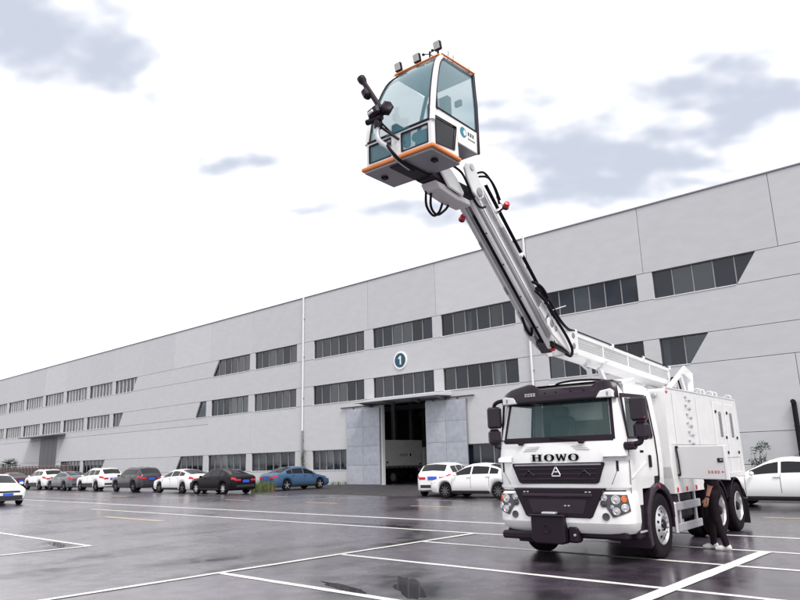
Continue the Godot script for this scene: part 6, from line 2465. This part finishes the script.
func build_props() -> void:
	var rg := RandomNumberGenerator.new(); rg.seed = 5
	var st := mk()
	# tall grass behind the blue car
	var gt := thing("grass_tuft", "tall green and straw grass tuft between the black and blue cars", "grass", Vector3(-35.2, 0, -26.0))
	blade_tuft(st, 380, 0.7, 0.8, rg, 0.012)
	obj(st, "blades", M.leaf_b, gt)
	st = mk()
	blade_tuft(st, 130, 0.75, 0.75, rg, 0.010)
	obj(st, "dry_blades", M.straw, gt)
	for e in [[-38.9, 0.75, "low weeds growing at the plinth left of the sliding door"], [-43.0, 0.6, "small weeds at the foot of the rain pipe"]]:
		gt = thing("weed_patch", e[2], "weeds", Vector3(e[0], 0, ZF + 0.35))
		st = mk()
		blade_tuft(st, 90, e[1], 0.38, rg, 0.014)
		obj(st, "blades", M.leaf, gt)
	# climber on the rain pipe
	var cl := thing("climbing_plant", "green climbing plant on the grey rain pipe above the blue car", "plant", Vector3(-43.25, 0.0, ZF + 0.22))
	st = mk()
	tube(st, arc(Vector3.ZERO, [Vector3(0, 0, 0), Vector3(0.05, 0.9, 0), Vector3(-0.05, 1.7, 0), Vector3(0.06, 2.5, -0.02)], 4), 0.02, 5)
	obj(st, "stem", M.bark, cl)
	st = mk()
	for i in 7:
		leaf_cloud(st, Vector3(0.05 + 0.12 * sin(i * 1.3), 1.15 + i * 0.24, 0.02), Vector3(0.2, 0.2, 0.14), 38, 0.055, rg)
	obj(st, "foliage", M.leaf, cl)
	# shrubs by the hall behind the right-hand car
	for e in [[-9.6, 2.0, "grey green shrub against the hall, left of the black pipe"], [-7.6, 1.8, "small shrub at the foot of the black vent pipe"]]:
		var sh := thing("shrub", e[2], "shrub", Vector3(e[0], 0.0, ZF + 0.7))
		for k in 3:
			st = mk()
			tube(st, [Vector3.ZERO, Vector3(0.15 * (k - 1), e[1] * 0.5, 0.05), Vector3(0.28 * (k - 1), e[1] * 0.8, 0)], 0.025, 5, 0.01)
			obj(st, "stem", M.bark, sh)
		st = mk()
		for k in 14:
			leaf_cloud(st, Vector3(rg.randf_range(-0.35, 0.35), e[1] * rg.randf_range(0.3, 1.0), rg.randf_range(-0.25, 0.25)), Vector3(0.2, 0.22, 0.2), 46, 0.05, rg)
		obj(st, "foliage", M.leaf_dark, sh)
	# black vent pipe against the hall at the right edge
	var vp := thing("vent_pipe", "black upright vent pipe against the hall at the right edge", "pipe", Vector3(-8.0, 0, ZF + 0.14))
	st = mk()
	tube(st, [Vector3(0, 0, 0), Vector3(0, 3.7, 0)], 0.11, 12)
	obj(st, "pipe", M.black_matt, vp)
	st = mk()
	tube(st, arc(Vector3.ZERO, [Vector3(0, 3.68, 0), Vector3(0, 3.84, 0.02), Vector3(0, 3.88, 0.14)], 4), 0.11, 12)
	obj(st, "bend", M.black_matt, vp)
	for y in [1.1, 2.8]:
		st = mk()
		box(st, Vector3(0, y, -0.06), Vector3(0.3, 0.07, 0.14), 0.01)
		obj(st, "clamp", M.steel_grey, vp)
	# brown panelled fence far left
	var fe := thing("panel_fence", "brown panelled fence beyond the parked cars at the far left", "fence", Vector3(-103.0, 0, -31.0))
	for i in 28:
		st = mk()
		box(st, Vector3(i * 1.0 + 0.5, 1.0, 0), Vector3(0.84, 1.75, 0.05), 0.01)
		obj(st, "panel", M.fence, fe)
		st = mk()
		box(st, Vector3(i * 1.0, 1.04, 0.02), Vector3(0.12, 2.08, 0.12), 0.015)
		obj(st, "post", M.fence_b, fe)
	st = mk()
	box(st, Vector3(14, 2.0, 0), Vector3(28.0, 0.10, 0.09), 0.012)
	obj(st, "top_rail", M.fence_b, fe)
	# palm
	var pa := thing("palm", "dark green fan palm in front of the hall at the far left", "palm", Vector3(-99.5, 0, -33.0))
	st = mk()
	tube(st, [Vector3.ZERO, Vector3(0.03, 1.0, 0), Vector3(0.0, 2.1, 0.0)], 0.17, 8, 0.13)
	obj(st, "trunk", M.bark, pa)
	st = mk()
	for i in 30:
		var a := i * 2.4
		var el := rg.randf_range(-0.15, 1.25)
		var d := Vector3(cos(a) * cos(el), sin(el), sin(a) * cos(el))
		var side := d.cross(Vector3.UP).normalized()
		var o := Vector3(0, 2.1, 0)
		var b1 := o + d * 0.7
		for j in 9:
			var k := (j - 4) / 4.0
			var tip := b1 + (d * (0.95 - 0.25 * absf(k)) + side * k * 0.75) * 0.95 + Vector3(0, -0.22, 0)
			var w := side.rotated(d, 0.4) * 0.035
			tri(st, b1 - w, b1 + w, tip)
			tri(st, b1 - w * 0.5, tip, b1 + Vector3(0, 0.03, 0))
		tri(st, o - side * 0.02, o + side * 0.02, b1)
	obj(st, "crown", M.leaf_dark, pa)
	# lorry standing inside the hall
	var lo := thing("box_lorry", "white box lorry with red lettering standing inside the open gate", "lorry", Vector3(-37.5, 0, -40.2))
	st = mk()
	box(st, Vector3(0, 2.25, 0), Vector3(2.2, 1.95, 4.4), 0.03)
	obj(st, "cargo_box", M.white, lo)
	st = mk()
	box(st, Vector3(0, 0.95, -0.6), Vector3(0.9, 0.3, 6.0), 0.02)
	obj(st, "chassis", M.black, lo)
	for i in 8:
		for s in [-1.0, 1.0]:
			st = mk()
			prism(st, [Vector2(2.15 - i * 0.54, 1.27), Vector2(1.63 - i * 0.54, 1.27), Vector2(1.72 - i * 0.54, 1.10), Vector2(2.06 - i * 0.54, 1.10)], s * 1.05, s * 1.08, 0)
			obj(st, "skirt_plate", M.steel_grey, lo)
	st = mk()
	box(st, Vector3(0, 1.75, -3.1), Vector3(2.1, 1.9, 1.6), 0.12)
	obj(st, "cab", M.white, lo)
	st = mk()
	box(st, Vector3(0, 2.2, -3.91), Vector3(1.8, 0.7, 0.03), 0.01)
	obj(st, "windscreen", M.car_glass, lo)
	for s in [-1.0, 1.0]:
		st = mk()
		box(st, Vector3(s * 1.052, 2.2, -3.2), Vector3(0.02, 0.6, 0.8), 0.005)
		obj(st, "side_window", M.car_glass, lo)
		for z in [1.2, -3.0]:
			var w := part("wheel", lo, Vector3(s * 0.9, 0.45, z))
			w.rotation.y = 0.0 if s > 0 else PI
			var wm := wheel_meshes(0.45, 0.28, 8)
			put(wm[0], "tyre", M.rubber, w)
			put(wm[1], "wheel_dish", M.steel_grey, w)
			put(wm[2], "rim", M.rim, w)
	for i in 5:
		st = mk()
		for q in [[0.0, 0.07, 0.15], [0.0, 0.0, 0.12], [0.0, -0.07, 0.15]]:
			box(st, Vector3(1.102, 2.1 + q[1], 0.45 - i * 0.2), Vector3(0.004, 0.035, q[2]))
		box(st, Vector3(1.102, 2.1, 0.43 - i * 0.2), Vector3(0.004, 0.19, 0.035))
		obj(st, "character", M.red_print, lo)
	st = mk()
	prism(st, [Vector2(-0.72, 2.26), Vector2(-0.86, 2.1), Vector2(-0.78, 1.95), Vector2(-0.66, 2.05)], 1.10, 1.104, 0)
	obj(st, "mark", M.black_print, lo)
	for e in [[1.9, 1.55], [-1.9, 1.4]]:
		st = mk()
		box(st, Vector3(1.105, e[1], e[0]), Vector3(0.02, 0.12, 0.2), 0.005)
		obj(st, "latch", M.black, lo)
